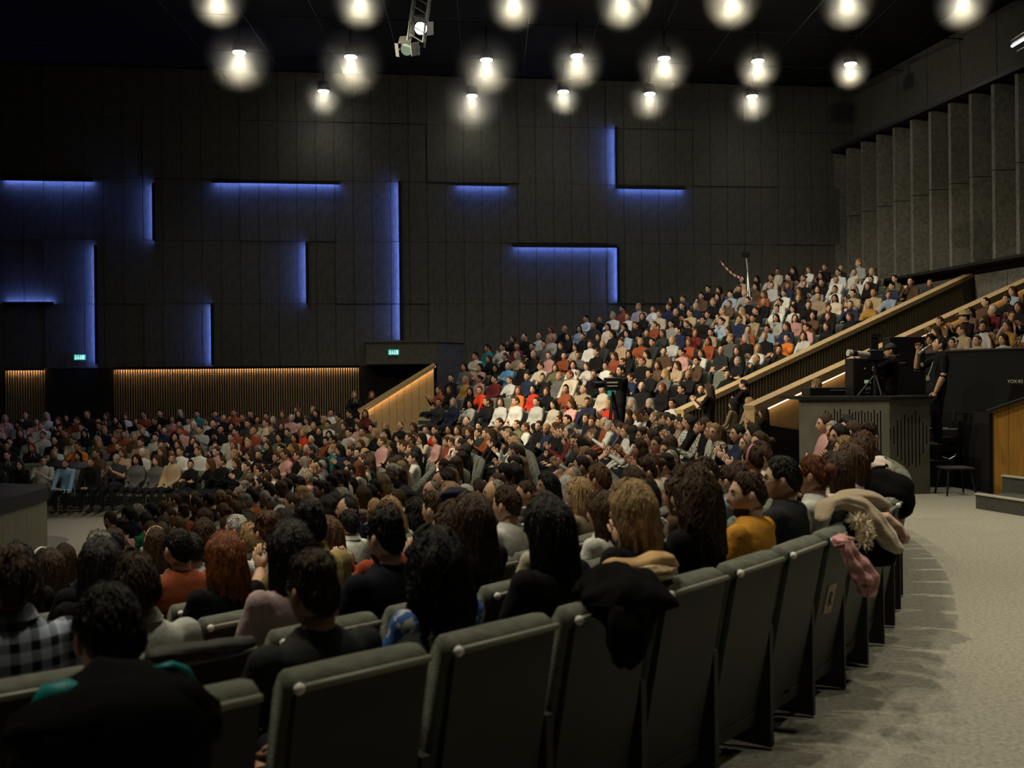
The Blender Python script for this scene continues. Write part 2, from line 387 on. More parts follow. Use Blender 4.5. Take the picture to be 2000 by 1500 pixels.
for i in range(16):
    t = tier_t(0)-.5+i*DT/2; z = (tier_z(0)*.5 if i == 0 else tier_z(0)+(tier_z(1)-tier_z(0))*(i-1)/2)
    if t > 31.2: break
    f = lambda tt, s: (tt*GX-s*GZ, tt*GZ+s*GX)
    s0_, s1_ = smax(t)+.02, smax(t+DT/2)+.02
    q = [f(t, s0_), f(t+DT/2+.02, s1_), f(t+DT/2+.02, s1_+.9), f(t, s0_+.9)]
    MB().prism([(x, y, -.5) for x, y in q], (0, 0, z+.5)).obj('step', M['stepgrey'], ss)
    if f(t, s0_+.9)[1] > farZ(f(t, s0_+.9)[0])-.1: break
    q = [f(t-.01, s0_), f(t+.05, s0_), f(t+.05, s0_+.9), f(t-.01, s0_+.9)]
    MB().prism([(x, y, z-.05) for x, y in q], (0, 0, .055)).obj('nosing', M['nosing'], ss)
# rear wall with fins -------------------------------------------------
C0 = Vector((11.8, 35.5)); rd = Vector((.2, -1)).normalized(); rn = Vector((-rd.y, rd.x))*-1   # rn points into hall
if rn.x > 0: rn = -rn
rw = tag(empty('wall_rear', (0, 0, 0)), kind='structure', label='tall rear wall of upright folded grey panels')
def rp(s, o, z): q = C0+rd*s+rn*o; return (q.x, q.y, z)
MB().prism([rp(-1, -.6, -.5), rp(32, -.6, -.5), rp(32, -.3, -.5), rp(-1, -.3, -.5)], (0, 0, 13)).obj('backing', M['black'], rw)
FW = .935
for i in range(24):
    s = i*FW
    for (z0, z1) in ((4.95, 7.28), (7.30, 9.58)):
        MB().prism([rp(s, .60, z0), rp(s+.10, .06, z0), rp(s+FW-.14, .60, z0), rp(s+FW-.01, .60, z0), rp(s+FW-.01, -.15, z0), rp(s, -.15, z0)], (0, 0, z1-z0)).obj('panel', M['finpanel'], rw)
MB().prism([rp(-.5, .72, 9.62), rp(31, .72, 9.62), rp(31, -.3, 9.62), rp(-.5, -.3, 9.62)], (0, 0, .10)).obj('ledge', M['darkmetal'], rw)
for i in range(16):
    s = -.4+i*1.6
    MB().prism([rp(s, -.1, 9.74), rp(s+1.57, -.1, 9.74), rp(s+1.57, -.28, 9.74), rp(s, -.28, 9.74)], (0, 0, 2.1)).obj('panel', M['wallpanel'], rw)
for i in range(18):
    s = -.4+i*1.4
    MB().prism([rp(s, -.05, 3.6), rp(s+1.38, -.05, 3.6), rp(s+1.38, -.28, 3.6), rp(s, -.28, 3.6)], (0, 0, 1.25)).obj('panel', M['finpanel'], rw)
MB().prism([rp(-.5, .66, 4.86), rp(31, .66, 4.86), rp(31, -.3, 4.86), rp(-.5, -.3, 4.86)], (0, 0, .08)).obj('soffit', M['black'], rw)
# unseen sides close the hall
tag(MB().box((-22, 17, 5), (.3, 44, 14)).obj('wall_left', M['black']), kind='structure')
tag(MB().box((-3, -3, 5), (42, .3, 14)).obj('wall_near', M['black']), kind='structure')
tag(MB().box((18, 15, 5), (.3, 40, 14)).obj('wall_right', M['black']), kind='structure')
# ceiling
ce = tag(empty('ceiling', (0, 0, 0)), kind='structure', label='black ceiling with faint rigging bars')
MB().box((-2, 17, 12.1), (42, 42, .3)).obj('slab', M['ceil'], ce)
m = MB()
for Z in (16.5, 19, 21.7, 24.6, 27.6, 30.6): m.tube([(-20, Z-2.2, 11.55), (14, Z+2.0, 11.55)], .018, 5)
for X in np.arange(-18, 14, 1.9): m.tube([(X, 8, 11.62), (X-.6, 35, 11.62)], .010, 4)
o = m.obj('rigging_bar', M['darkmetal'], ce); o['kind'] = 'stuff'

# ------------------------------------------------------------------ rails
def rail_wall(A, B, parent_name, label, face, strip, offs, low_fn):
    e = tag(empty(parent_name, (0, 0, 0)), label, 'parapet')
    d = (B-A); dn = d.normalized(); h = Vector((d.x, d.y, 0)).normalized(); n = Vector((h.y, -h.x, 0))  # n towards camera-right
    up = n.cross(dn); up = up if up.z > 0 else -up
    w_ = .15
    MB().prism([A-n*w_, B-n*w_, B-n*w_-up*.11, A-n*w_-up*.11], n*w_*2).obj('handrail', M['woodrail'], e)
    # post at the foot
    MB().prism([A-n*.13-up*.1, A-n*.13+h*.16-up*.1, A-n*.13+h*.16-Vector((0, 0, A.z+.6)), A-n*.13-Vector((0, 0, A.z+.6))], n*.26).obj('post', M['woodrail'], e)
    return e, dn, h, n, up
e, dn, h, n, up = rail_wall(RA, RB+(RB-RA)*.02, 'tier_parapet', 'slatted wooden parapet with handrail along the raked stand', None, None, 0, None)
L = Vector((RB.x-RA.x, RB.y-RA.y, 0)).length
m = MB(); s = .2
while s < L+.1:
    p = RA+h*s; zt_ = RA.z+RS*s-.10; q = p+n*.07
    m.prism([(q.x, q.y, -.3), (q.x+h.x*.05, q.y+h.y*.05, -.3), (q.x+h.x*.05, q.y+h.y*.05, zt_), (q.x, q.y, zt_)], n*.035); s += .105
o = m.obj('slat', M['woodslat'], e); o['kind'] = 'stuff'
q = RA-n*.05; r_ = RB-n*.05
MB().prism([(q.x, q.y, -.3), (r_.x, r_.y, -.3), (r_.x, r_.y, RB.z-.1), (q.x, q.y, RA.z-.1)], n*.10).obj('backing', M['slatback'], e)
SA = P(1462, 792, 20.5); s_len = 12.5; SB = SA+RDir*s_len+Vector((0, 0, .30*s_len))
e, dn, h, n, up = rail_wall(SA, SB, 'stand_parapet', 'wooden parapet with glowing underside beside the right stand', None, None, 0, None)
nb = 18
for i in range(nb):
    s0 = .16+(s_len-.16)*i/nb; s1 = .16+(s_len-.16)*(i+1)/nb-.006
    a, b = SA+h*s0+Vector((0, 0, .3*s0-.13)), SA+h*s1+Vector((0, 0, .3*s1-.13))
    lo = lambda s: -1.6-.05*s if s > 3 else -.20-.45*s
    MB().prism([a-n*.02, b-n*.02, b-n*.02+Vector((0, 0, lo(s1))), a-n*.02+Vector((0, 0, lo(s0)))], n*.05).obj('plank', M['wood'], e)
a, b = SA+n*.105-up*.13+h*.2, SB+n*.105-up*.13
MB().prism([a, b, b-up*.012, a-up*.012], n*.03).obj('light_strip', M['warmrail'], e)
a2, b2 = SA+n*.14-up*.10, SB+n*.14-up*.10; MB().prism([a2, b2, b2-up*.065, a2-up*.065], n*.012).obj('lip', M['woodrail'], e)
a, b = SA-n*.05+h*.1, SB-n*.05
MB().prism([a-up*.12, b-up*.12, (b.x, b.y, 0), (a.x, a.y, -.2)], n*.02).obj('backing', M['slatback'], e)
# black panel standing for the darkness of the opening beneath the right stand
MB().prism([SA+h*.3+n*.06+Vector((0, 0, -.42)), SA+h*3.2+n*.06+Vector((0, 0, -.72)), SA+h*3.2+n*.06-Vector((0, 0, 2)), SA+h*.3+n*.06-Vector((0, 0, 1.6))], n*.02).obj('dark_panel', M['black'], e)

# ------------------------------------------------------------------ stage
sg = tag(empty('stage', (0, 0, 0)), 'raised stage rim clad in pale vertical boards with a dark edge', 'stage')
rim = [(-8.5, 9), (-8.6, 12), (-8.75, 15), (-8.92, 17.9), (-9.0, 19.4), (-9.15, 20.1), (-9.5, 20.5), (-10.2, 20.8), (-14, 21), (-20, 21.2)]
ztop = P(97, 951, 20).z; zb = -1.34
path = []
for i in range(len(rim)-1):
    a, b = Vector(rim[i]), Vector(rim[i+1]); L_ = (b-a).length; k = max(1, int(L_/.42))
    for j in range(k): path.append(a.lerp(b, j/k))
path.append(Vector(rim[-1]))
for a, b in zip(path[:-1], path[1:]):
    t = (b-a).normalized(); nn = Vector((t.y, -t.x)); 
    MB().prism([(a.x, a.y, zb), (b.x-t.x*.008, b.y-t.y*.008, zb), (b.x-t.x*.008, b.y-t.y*.008, ztop-.24), (a.x, a.y, ztop-.24)], (-nn.x*.04, -nn.y*.04, 0)).obj('plank', M['stagewood'], sg)
MB().prism([(p.x+.03, p.y+(.03 if p.y > 19.5 else 0), ztop-.25) for p in path]+[(-20, 9, ztop-.25)], (0, 0, .25)).obj('platform', M['stagetop'], sg)

# ------------------------------------------------------------------ seats
def seat_parts(lod):
    tilt = Matrix.Rotation(math.radians(11), 4, 'X')
    # backrest bottom pivot at (0,-.26,.42)
    piv = Matrix.Translation((0, -.24, .42)) @ tilt
    parts = {}
    m = MB(); W = .235
    prof = [(.02, -.30), (.055, -.30), (.085, -.1), (.09, .30), (.085, .47), (.06, .525), (.02, .54), (-.03, .53), (-.045, .50), (-.02, .47), (-.01, 0)]
    n = len(prof); k = 5 if lod else 2
    xs = [-W, -W+.02, 0, W-.02, W] if lod else [-W, W]
    sh = [.8, 1, 1.03, 1, .8] if lod else [1, 1]
    vs = []; cy = .03; cz = .12
    for x, s_ in zip(xs, sh): vs += [(x, cy+(y-cy)*s_, cz+(z-cz)*(1-(1-s_)*.1)) for y, z in prof]
    f = [tuple(range(n-1, -1, -1)), tuple(range((len(xs)-1)*n, len(xs)*n))]
    for i in range(len(xs)-1): f += [(i*n+j, i*n+(j+1) % n, (i+1)*n+(j+1) % n, (i+1)*n+j) for j in range(n)]
    parts['backrest'] = MB().join(MB().add(vs, f), piv)
    sh_ = MB().box((0, -.028, .135), (.46, .026, .77))
    if lod: sh_.box((0, -.036, -.28), (.44, .03, .06))
    parts['back_panel'] = MB().join(sh_, piv)
    parts['seat_cushion'] = MB().rings([(0, .02, .36, .20, .20), (0, .02, .38, .235, .24), (0, .02, .44, .24, .245), (0, .02, .46, .21, .21)], 12) if lod else MB().box((0, .02, .41), (.46, .46, .1))
    if lod:
        tr = MB().tube([(-.228, -.05, .515), (.228, -.05, .515)], .011, 6); parts['top_trim'] = MB().join(tr, piv)
        cp = MB().ell((-.228, -.052, .515), (.017, .017, .017), 8, 6); parts['trim_cap'] = MB().join(cp, piv)
        ar = MB().box((.275, .02, .62), (.05, .36, .035)).box((.275, -.16, .53), (.03, .05, .18)); parts['armrest'] = ar
        parts['standard'] = MB().box((.275, -.13, .29), (.035, .34, .58))
    return parts
SP = seat_parts(True); SL = seat_parts(False)
smat = dict(backrest='seatfab', back_panel='seatshell', seat_cushion='seatfab', top_trim='seattrim', trim_cap='whitecap', armrest='seatshell', standard='seatshell')
SM = {}
for k, m in SP.items():
    me = m.mesh(k, [M[smat[k]]], smooth=(k in ('backrest', 'seat_cushion', 'trim_cap', 'top_trim')))
    SM[k] = me

places = []   # dict(X,Z,z,rot,row,idx,zone)
def yaw_to(fx, fz): return math.atan2(-fx, fz)
def cap_path(d, th):   # arc length param -> point & normal for capsule offset d ; th given as travelled length from theta0
    s = th; arcA = d*math.radians(54)
    if s < arcA:
        a = math.radians(-54)+s/d; return CA.x+d*math.cos(a), CA.y+d*math.sin(a), math.cos(a), math.sin(a)
    s -= arcA
    if s < CB.y-CA.y: return CA.x+d, CA.y+s, 1, 0
    s -= CB.y-CA.y; a = s/d
    return CB.x+d*math.cos(a), CB.y+d*math.sin(a), math.cos(a), math.sin(a)
th0 = {0: (54-48.89), 1: 54-50.55-1.0}
for k in range(11):
    d = R0-.36-.95*k; pitch = .553
    if k == 0: s0 = d*math.radians(54-50.0); 
    elif k == 1: s0 = d*math.radians(54-50.5)
    else: s0 = d*math.radians(54-(51.0+.7*(k % 3)+k*.1))
    ps = pitch if k < 3 else pitch*(.97)
    idx = 0; s = s0
    while True:
        X, Z, nx_, nz_ = cap_path(d, s); s += ps
        zf = floor_low(X+nx_*.36, Z+nz_*.36)
        if nx_ < -.45 or s > 80: break
        if GX*X+GZ*Z > G0-.55 and rail_pt(X, Z) > -1.0 and -GZ*X+GX*Z < SMAX+2.3: continue
        if X+Z > 26.6 and rail_pt(X, Z) <= -1: continue
        if Z > farZ(X)-1.0: continue
        px, py = pix((X, Z, zf+1.15))
        if px < -70 or Z < 1.5: continue
        if k == 0 and Z > 12.5: break
        if k >= 8 and Z < 17 and px < 195: continue
        if k == 10 and Z > 18.5: continue
        if Z > 30.6 and X > -5.6 and X < -1.2: continue
        places.append(dict(X=X, Z=Z, z=zf, rot=yaw_to(-nx_, -nz_), row=k, idx=idx, zone='stalls', px=px, py=py)); idx += 1
for k in range(14):
    t = tier_t(k); s = 3.0+.2*(k % 2); idx = 0
    while s < smax(t)-.3:
        X, Z = t*GX-s*GZ, t*GZ+s*GX
        s += .545
        if rail_pt(X, Z) < .42: continue
        if Z > farZ(X)-.55: break
        cz = C0-Vector((X, Z)); 
        if (Vector((X, Z))-C0).dot(rn) < 1.1: continue
        px, py = pix((X, Z, tier_z(k)+1.15))
        if px > 2060: continue
        places.append(dict(X=X, Z=Z, z=tier_z(k), rot=yaw_to(-.74, -.67), row=k, idx=idx, zone='stand', px=px, py=py)); idx += 1
# right stand seats: its own little rake
rs_seats = []
hs = Vector((RDir.x, RDir.y)); vs_ = Vector((-RDir.y, RDir.x))
def par_Z(px): return 19.4-(px-1850)*(1.6/190)
def rs_z(wv): return .75+.30*(wv-16.9)
RSR = []
for k in range(8):
    wv = 17.2+.86*k; z = rs_z(wv)
    vv = [v for v in np.arange(8, 14.2, .05) for q in [hs*(wv-.1)+vs_*v] if q.y > par_Z(pix((q.x, q.y, z))[0])+.55 and pix((q.x, q.y, z))[0] > 1780]
    if not vv: continue
    RSR.append((wv, z, min(vv), max(vv)))
    v = max(vv)-.35-.2*(k % 2)
    while v > min(vv)+.1:
        q = hs*wv+vs_*v; v -= .53
        px, py = pix((q.x, q.y, z+1.15))
        if px > 2080 or px < 1815: continue
        places.append(dict(X=q.x, Z=q.y, z=z, rot=yaw_to(-.9, -.42), row=k, idx=len(places), zone='right', px=px, py=py))
empties = set()
def near(px, py, rows=None):
    best, bd = None, 1e9
    for i, p in enumerate(places):
        if rows is not None and (p['zone'] != 'stalls' or p['row'] not in rows): continue
        dd = math.hypot(p['px']-px, (p['py']-py)*1.2)
        if dd < bd and 'ov' not in p: best, bd = i, dd
    return best
#PEOPLE
# ------------------------------------------------------------------ people
# material slots of every person: 0 skin 1 top 2 forearm 3 trousers 4 shoe 5 dark 6 lips 7 eye 8 collar
PM = [M['skin0'], M['top'], M['top'], M['pants'], M['shoe'], M['dark'], M['lips'], M['eye'], M['top']]
def head_pt(u, v, grow=0.0):
    x = .074*np.sin(v)*np.sin(u); y = .096*np.sin(v)*np.cos(u); z = .120*np.cos(v)
    lo = np.clip(-z/.12, 0, 1); x = x*(1-.30*lo**1.6)
    y = np.where(y < 0, y*(1-.35*lo**1.2), y*(1-.04*lo)); 
    y = y+np.where((y > 0), .010*np.exp(-((z+.098)/.02)**2)*np.exp(-(x/.03)**2), 0)
    fr = (np.cos(u) > 0)
    nose = .024*np.exp(-(x/.011)**2)*np.clip((.026-z)/.05, 0, 1)*np.clip((z+.045)/.014, 0, 1)
    sock = -.009*(np.exp(-(((x-.031)/.016)**2+((z-.012)/.013)**2))+np.exp(-(((x+.031)/.016)**2+((z-.012)/.013)**2)))
    brow = .005*np.exp(-((z-.034)/.011)**2)*np.exp(-(x/.05)**2)
    lip = .005*np.exp(-((z+.062)/.010)**2)*np.exp(-(x/.026)**2)
    y = y+np.where(fr, nose+sock+brow+lip, 0)
    return x, y, z
def grid_mesh(S, nu, nv, m=0, dense=True):
    s = np.linspace(-1, 1, nu, endpoint=False); U = PI*np.sign(s)*np.abs(s)**(1.45 if dense else 1)
    V = np.linspace(0, PI, nv+1)[1:-1]
    UU, VV = np.meshgrid(U, V); x, y, z = S(UU, VV); vs = np.stack([x, y, z], -1).reshape(-1, 3)
    t = np.array(S(np.array([0.]), np.array([1e-3]))).reshape(3); b = np.array(S(np.array([0.]), np.array([PI-1e-3]))).reshape(3)
    vs = np.vstack([vs, t, b]); k = nv-1; T = len(vs)-2; B = T+1; f = []
    for i in range(k-1):
        for j in range(nu): f.append((i*nu+j, (i+1)*nu+j, (i+1)*nu+(j+1) % nu, i*nu+(j+1) % nu))
    for j in range(nu): f.append((T, j, (j+1) % nu)); f.append((B, (k-1)*nu+(j+1) % nu, (k-1)*nu+j))
    return MB().add(vs, f, m)
def head_mb(lod):
    nu, nv = ((40, 30), (26, 20), (16, 12))[lod]
    m = grid_mesh(head_pt, nu, nv, 0)
    for s in (-1, 1):
        m.ell((s*.074, -.006, .0), (.010, .020, .033), 8 if lod < 2 else 5, 6 if lod < 2 else 4, 0, Matrix.Rotation(s*.35, 3, 'Z'))
        m.ell((s*.030, .074, .012), (.014, .010, .0075), 8 if lod < 2 else 5, 6 if lod < 2 else 4, 7 if lod < 2 else 5)
        if lod < 2: m.ell((s*.030, .0815, .012), (.006, .0045, .006), 6, 4, 5)
        m.box((s*.031, .086, .033), (.034, .012, .006), 5, Matrix.Rotation(-s*.12, 3, 'Y'))
    m.ell((0, .088 if lod < 2 else .086, -.062), (.023, .008, .0065), 8 if lod < 2 else 5, 5 if lod < 2 else 4, 6)
    return m
def hand_mb(side, curl=.35, lod=1):
    # local: wrist at origin, fingers along +Y, palm faces -Z, thumb towards side*X
    m = MB(); n = 6 if lod < 2 else 4
    m.ell((0, .045, 0), (.040, .052, .015), 8, 6, 0)
    for i, (x, L) in enumerate(((.028, .066), (.010, .074), (-.010, .069), (-.028, .054))):
        x *= side; a = curl; p = [Vector((x, .075, 0))]; dy = L/3
        for q in range(3):
            p.append(p[-1]+Vector((x*.12*(1 if q == 0 else .3), dy*math.cos(a), -dy*math.sin(a)))); a += curl
        m.tube(p, [.0095, .0088, .008, .0065], n, 0)
    t = [Vector((side*.022, .012, -.004)), Vector((side*.050, .035, -.010)), Vector((side*.062, .060, -.014)), Vector((side*.066, .082, -.020))]
    return m.tube(t, [.014, .012, .0105, .008], n, 0)
def frame_from(fwd, palm):
    y = Vector(fwd).normalized(); z = -Vector(palm); z = (z-y*z.dot(y)).normalized(); x = y.cross(z)
    return Matrix((x, y, z)).transposed().to_4x4()
def bone(m, a, b, r0, r1, mt, n=10, e=1.0):
    a, b = Vector(a), Vector(b); d = b-a; m.tube([a-d.normalized()*r0*.6, a, a+d*.35, a+d*.7, b, b+d.normalized()*r1*.5], [r0*.55, r0, r0*1.03, (r0+r1)/2*1.02, r1, r1*.5], n, mt)
# pose: elbow, wrist, (hand dir, palm dir) for the right(+x) arm, optionally separate left
POSES = {
 'lap':    dict(e=(.25, .02, .72), w=(.10, .27, .60), h=((-.5, .8, -.2), (0, 0, -1)), curl=.3),
 'clap':   dict(e=(.27, .07, .76), w=(.055, .30, .93), h=((-.15, .55, .8), (-1, .1, 0)), curl=.08),
 'crossed':dict(e=(.26, .12, .74), w=(-.03, .23, .80), h=((-1, .0, .15), (0, -1, 0)), curl=.35),
 'chin':   dict(e=(.19, .22, .72), w=(.05, .19, .98), h=((-.15, -.25, 1), (-.3, -1, 0)), curl=.75, el=(-.25, .10, .70), wl=(.05, .26, .70), hl=((1, .2, 0), (0, 0, -1))),
 'lean':   dict(e=(.22, .38, .62), w=(.04, .50, .74), h=((-.6, .5, .2), (0, -.3, -1)), curl=.5, lean=.30),
 'phone':  dict(e=(.23, .12, .72), w=(.07, .34, .86), h=((-.3, .6, .7), (-.6, -.6, .2)), curl=.45),
 'armback':dict(e=(.40, -.06, .86), w=(.62, -.18, .98), h=((.7, -.1, .15), (0, 0, -1)), curl=.35, el=(-.25, .02, .72), wl=(-.10, .27, .60), hl=((.5, .8, -.2), (0, 0, -1))),
}
def body_mb(pose, fem, stand=False, custom=None):
    p = dict(POSES.get(pose, POSES['lap'])); 
    if custom: p.update(custom)
    m = MB(); sw = .88 if fem else 1.0; lean = p.get('lean', 0)
    hz = .0 if not stand else .42
    def T(y, z): # lean transform about hip
        zz = z-.50; c, s = math.cos(lean), math.sin(lean); return (y*c+zz*s, .50+zz*c-y*s)
    prof = [(.40, .165, .125, .02), (.47, .185, .145, .01), (.56, .172, .13, -.015), (.66, .150 if fem else .160, .112, -.035), (.76, .158, .115, -.05), (.86, .172*sw+.006, .122, -.06), (.94, .178*sw, .115, -.065), (1.0, .165*sw, .098, -.07), (1.035, .125*sw, .085, -.07), (1.06, .085, .068, -.062), (1.075, .062, .06, -.055)]
    rg = []
    for z, rx, ry, cy in prof:
        y2, z2 = T(cy, z); rg.append((0, y2, z2+hz, rx*sw if z < .9 else rx, ry))
    m.rings(rg, 16, 1)
    if fem: 
        for s in (-1, 1): y2, z2 = T(.035, .875); m.ell((s*.072, y2, z2+hz), (.062, .06, .06), 8, 6, 1)
    hands = MB()
    for s in (1, -1):
        e = p['e'] if s > 0 or 'el' not in p else p['el']; w_ = p['w'] if s > 0 or 'wl' not in p else p['wl']; h = p['h'] if s > 0 or 'hl' not in p else p['hl']
        sg_ = s if not (s < 0 and 'el' in p) else 1
        e = Vector((e[0]*sg_*(sw if abs(e[0]) > .15 else 1), *T(e[1], e[2]))); w_ = Vector((w_[0]*sg_, *T(w_[1], w_[2]))); 
        if pose == 'crossed' and s < 0: w_.z += .035; w_.y += .035
        if 'abs' in p: pass
        sh = Vector((s*.178*sw, *T(-.062, .985)))
        off = Vector((0, 0, hz)); hd = Vector((h[0][0]*sg_, h[0][1], h[0][2])); pd = Vector((h[1][0]*sg_, h[1][1], h[1][2]))
        bone(m, sh+off, e+off, .062*sw, .046*sw, 1); 
        wr = w_; bone(m, e+off, wr+off, .047*sw, .030*sw, 2)
        m.ell(sh+off, (.066*sw, .062, .062), 10, 8, 1)
        Hm = Matrix.Translation(wr+off+hd.normalized()*-.0) @ frame_from(hd, pd)
        side = -s if pose != 'lap' else -s
        hands.join(hand_mb(side, p['curl'] if 'cl' not in p or s > 0 else p['cl'], 1), Hm)
    if stand:
        for s in (-1, 1):
            bone(m, (s*.095, .0, .90), (s*.105, .01, .48), .092, .062, 3); bone(m, (s*.105, .01, .48), (s*.11, -.01, .10), .062, .045, 3)
            m.ell((s*.115, .05, .045), (.048, .135, .045), 10, 6, 4)
        m.rings([(0, .0, .80, .16, .12), (0, .0, .93, .172, .128), (0, 0, .99, .16, .12)], 14, 3)
    else:
        for s in (-1, 1):
            bone(m, (s*.09, .02, .50), (s*.115, .47, .52), .088, .064, 3); bone(m, (s*.115, .47, .51), (s*.12, .44, .10), .062, .042, 3)
            m.ell((s*.12, .50, .045), (.045, .13, .045), 10, 6, 4)
    yn, zn = T(-.058, 1.05); yh, zh = T(-.045, 1.17)
    if lean: yh -= .02
    return m, hands, Vector((0, yn, zn+hz)), Vector((0, yh, zh+hz))
from mathutils.kdtree import KDTree
def remesh(m, vox, smooth=2):
    o = m.obj('tmp_body', [M['black']]*9 if False else [M['black']]); 
    r = o.modifiers.new('r', 'REMESH'); r.mode = 'VOXEL'; r.voxel_size = vox
    if smooth: s = o.modifiers.new('s', 'SMOOTH'); s.factor = .5; s.iterations = smooth
    dg = bpy.context.evaluated_depsgraph_get(); ev = o.evaluated_get(dg); me = ev.to_mesh()
    nv = len(me.vertices); co = np.empty(nv*3); me.vertices.foreach_get('co', co); co = co.reshape(-1, 3)
    faces = [tuple(pl.vertices) for pl in me.polygons]
    ev.to_mesh_clear(); old = o.data; bpy.data.objects.remove(o); bpy.data.meshes.remove(old)
    # nearest source face material
    cs, ms = [], []
    V = [Vector(v) for v in m.v]
    for f, k in zip(m.f, m.m):
        if len(f) > 4:
            continue
        c = sum((V[i] for i in f), Vector())/len(f); cs.append(c); ms.append(k)
    kd = KDTree(len(cs))
    for i, c in enumerate(cs): kd.insert(c, i)
    kd.balance(); fm = []
    for f in faces:
        c = co[list(f)].mean(0); fm.append(ms[kd.find(c)[1]])
    return MB().add(co, faces, fm)
BODY = {}
def body(pose, fem, vox, stand=False, custom=None, key=None):
    k = (key or pose, fem, vox, stand)
    if k not in BODY:
        m, hands, nk, hd = body_mb(pose, fem, stand, custom)
        BODY[k] = (remesh(m, vox), hands, nk, hd)
    return BODY[k]
PME = {}
def person_mesh(pose, fem, yaw, lod, stand=False, custom=None, key=None, pitch=0.0, collar=0):
    k = (key or pose, fem, yaw, lod, stand, pitch, collar)
    if k in PME: return PME[k]
    vox = (.013, .021, .046)[lod]
    b, hands, nk, hd = body(pose, fem, vox, stand, custom, key)
    Hm = Matrix.Translation(hd) @ Euler((pitch, 0, math.radians(yaw)), 'XYZ').to_matrix().to_4x4()
    m = MB().join(b).join(head_mb(lod), Hm)
    if lod < 2: m.join(hands)
    else: 
        for s in (-1, 1): pass
        m.join(hands) if pose in ('clap', 'chin') else None
    n = 12 if lod < 2 else 7
    base = nk+Vector((0, -.006, -.04)); topn = Hm @ Vector((0, -.028, -.055))
    m.tube([base, base.lerp(topn, .5), topn], [.060, .052, .054], n, 0)
    # collar ring
    cm = MB(); kk = 14 if lod < 2 else 7
    if lod < 2:
        if collar == 1: cm.rings([(0, -.045, -.02, .075, .068), (0, -.045, .035, .060, .056), (0, -.048, .042, .067, .063), (0, -.055, .002, .085, .078)], kk, 8, cap=False)
        elif collar == 2: cm.rings([(0, -.05, -.03, .10, .085), (0, -.05, .01, .105, .09), (0, -.052, .045, .085, .075), (0, -.05, .03, .07, .06)], kk, 8, cap=False)
        else: cm.rings([(0, -.045, -.02, .073, .066), (0, -.045, .003, .066, .060), (0, -.045, .006, .060, .055), (0, -.045, -.01, .056, .052)], kk, 8, cap=False)
        m.join(cm, Matrix.Translation(nk+Vector((0, .045-.004, .012))))
    me = m.mesh('body', PM, smooth=True); PME[k] = (me, Hm, m); return PME[k]
# hair --------------------------------------------------------------
def smooth01(x): x = np.clip(x, 0, 1); return x*x*(3-2*x)
D = math.radians
def hairline(u, kind):
    a = np.abs(u)
    xs_ = [0, .6, 1.0, 1.25, 1.45, 1.75, 2.1, 2.6, 3.15]
    if kind == 'bald': ys = [10, 12, 22, 45, 60, 82, 85, 90, 95]
    elif kind in ('long', 'bob', 'curly'): ys = [46, 60, 84, 112, 180, 180, 180, 180, 180]
    else: ys = [50, 56, 70, 96, 82, 84, 108, 122, 124]
    return np.interp(a, xs_, [D(q) for q in ys])
def hair_S(kind, seed=0, bump=.0):
    r = np.random.default_rng(seed); ph = r.uniform(0, 6.28, 8)
    def S(u, v):
        x, y, z = head_pt(u, np.minimum(v, D(172)))
        nrm = np.sqrt(x*x+y*y+z*z); hl = hairline(u, kind); inn = smooth01((hl-v)/.14)
        t = {'short': .017, 'crop': .007, 'fade': .016, 'bald': .005, 'long': .022, 'bob': .024, 'curly': .034, 'bun': .014, 'quiff': .03, 'hat': .02}[kind]
        top = smooth01((D(75)-v)/D(60)); tk = t*(.55+.45*top) if kind not in ('curly', 'long', 'bob') else t
        if kind == 'fade': tk = .003+.022*smooth01((D(62)-v)/D(20))
        if kind == 'quiff': tk = .010+.026*smooth01((D(58)-v)/D(30))*(.6+.4*np.cos(u))
        wob = .12*np.sin(5*u+ph[0]+3*v)+.10*np.sin(9*u+ph[1]-4*v)+.08*np.sin(7*v+ph[2])
        tk = tk*(1+wob*(1.6 if kind == 'curly' else 1)); 
        g = 1+(tk*inn-.014*(1-inn))/nrm
        # remove nose etc under hair
        X = x*g; Y = y*g; Zz = z*g
        if kind in ('long', 'bob', 'curly'):
            w = np.clip((v-D(88))/D(92), 0, 1); L = {'long': .40, 'bob': .20, 'curly': .30}[kind]
            side = smooth01((np.abs(u)-1.15)/.35)
            eqx, eqy = .074*np.sin(u), .096*np.cos(u)
            wid = (1+.30*np.sin(w*2.2)) if kind != 'curly' else (1.08+.40*np.sin(w*2.6)); en = (.022 if kind != 'curly' else .036)
            lx = eqx*(1.0+en/.074)*wid*(1-.25*w); ly = np.minimum(eqy, .02)*(1.0+en/.096)*(1-.15*w)-.012*np.sin(w*3.0)-.02*w
            lz = -L*w
            lx = lx+(.006*np.sin(11*u+ph[3]+6*w)+.004*np.sin(19*u+ph[4]))*w; ly = ly+.006*np.sin(13*u+ph[5]+5*w)*w
            if kind == 'curly': lx = lx+.016*np.sin(14*w+6*u)*w; lz = lz+.01*np.sin(9*u)
            cl = smooth01((w-.93)/.07); lx = lx*(1-cl*.95); ly = ly*(1-cl*.4)-.02*cl
            low = side*(v > D(88)); 
            X = np.where(low > 0, X*(1-low)+lx*low, X); Y = np.where(low > 0, Y*(1-low)+ly*low, Y); Zz = np.where(low > 0, Zz*(1-low)+lz*low, Zz)
            fr = (1-side)*(v > D(88)); X = X*(1-.15*fr); Y = Y-.012*fr
        return X, Y, Zz
    return S
HAIR = {}
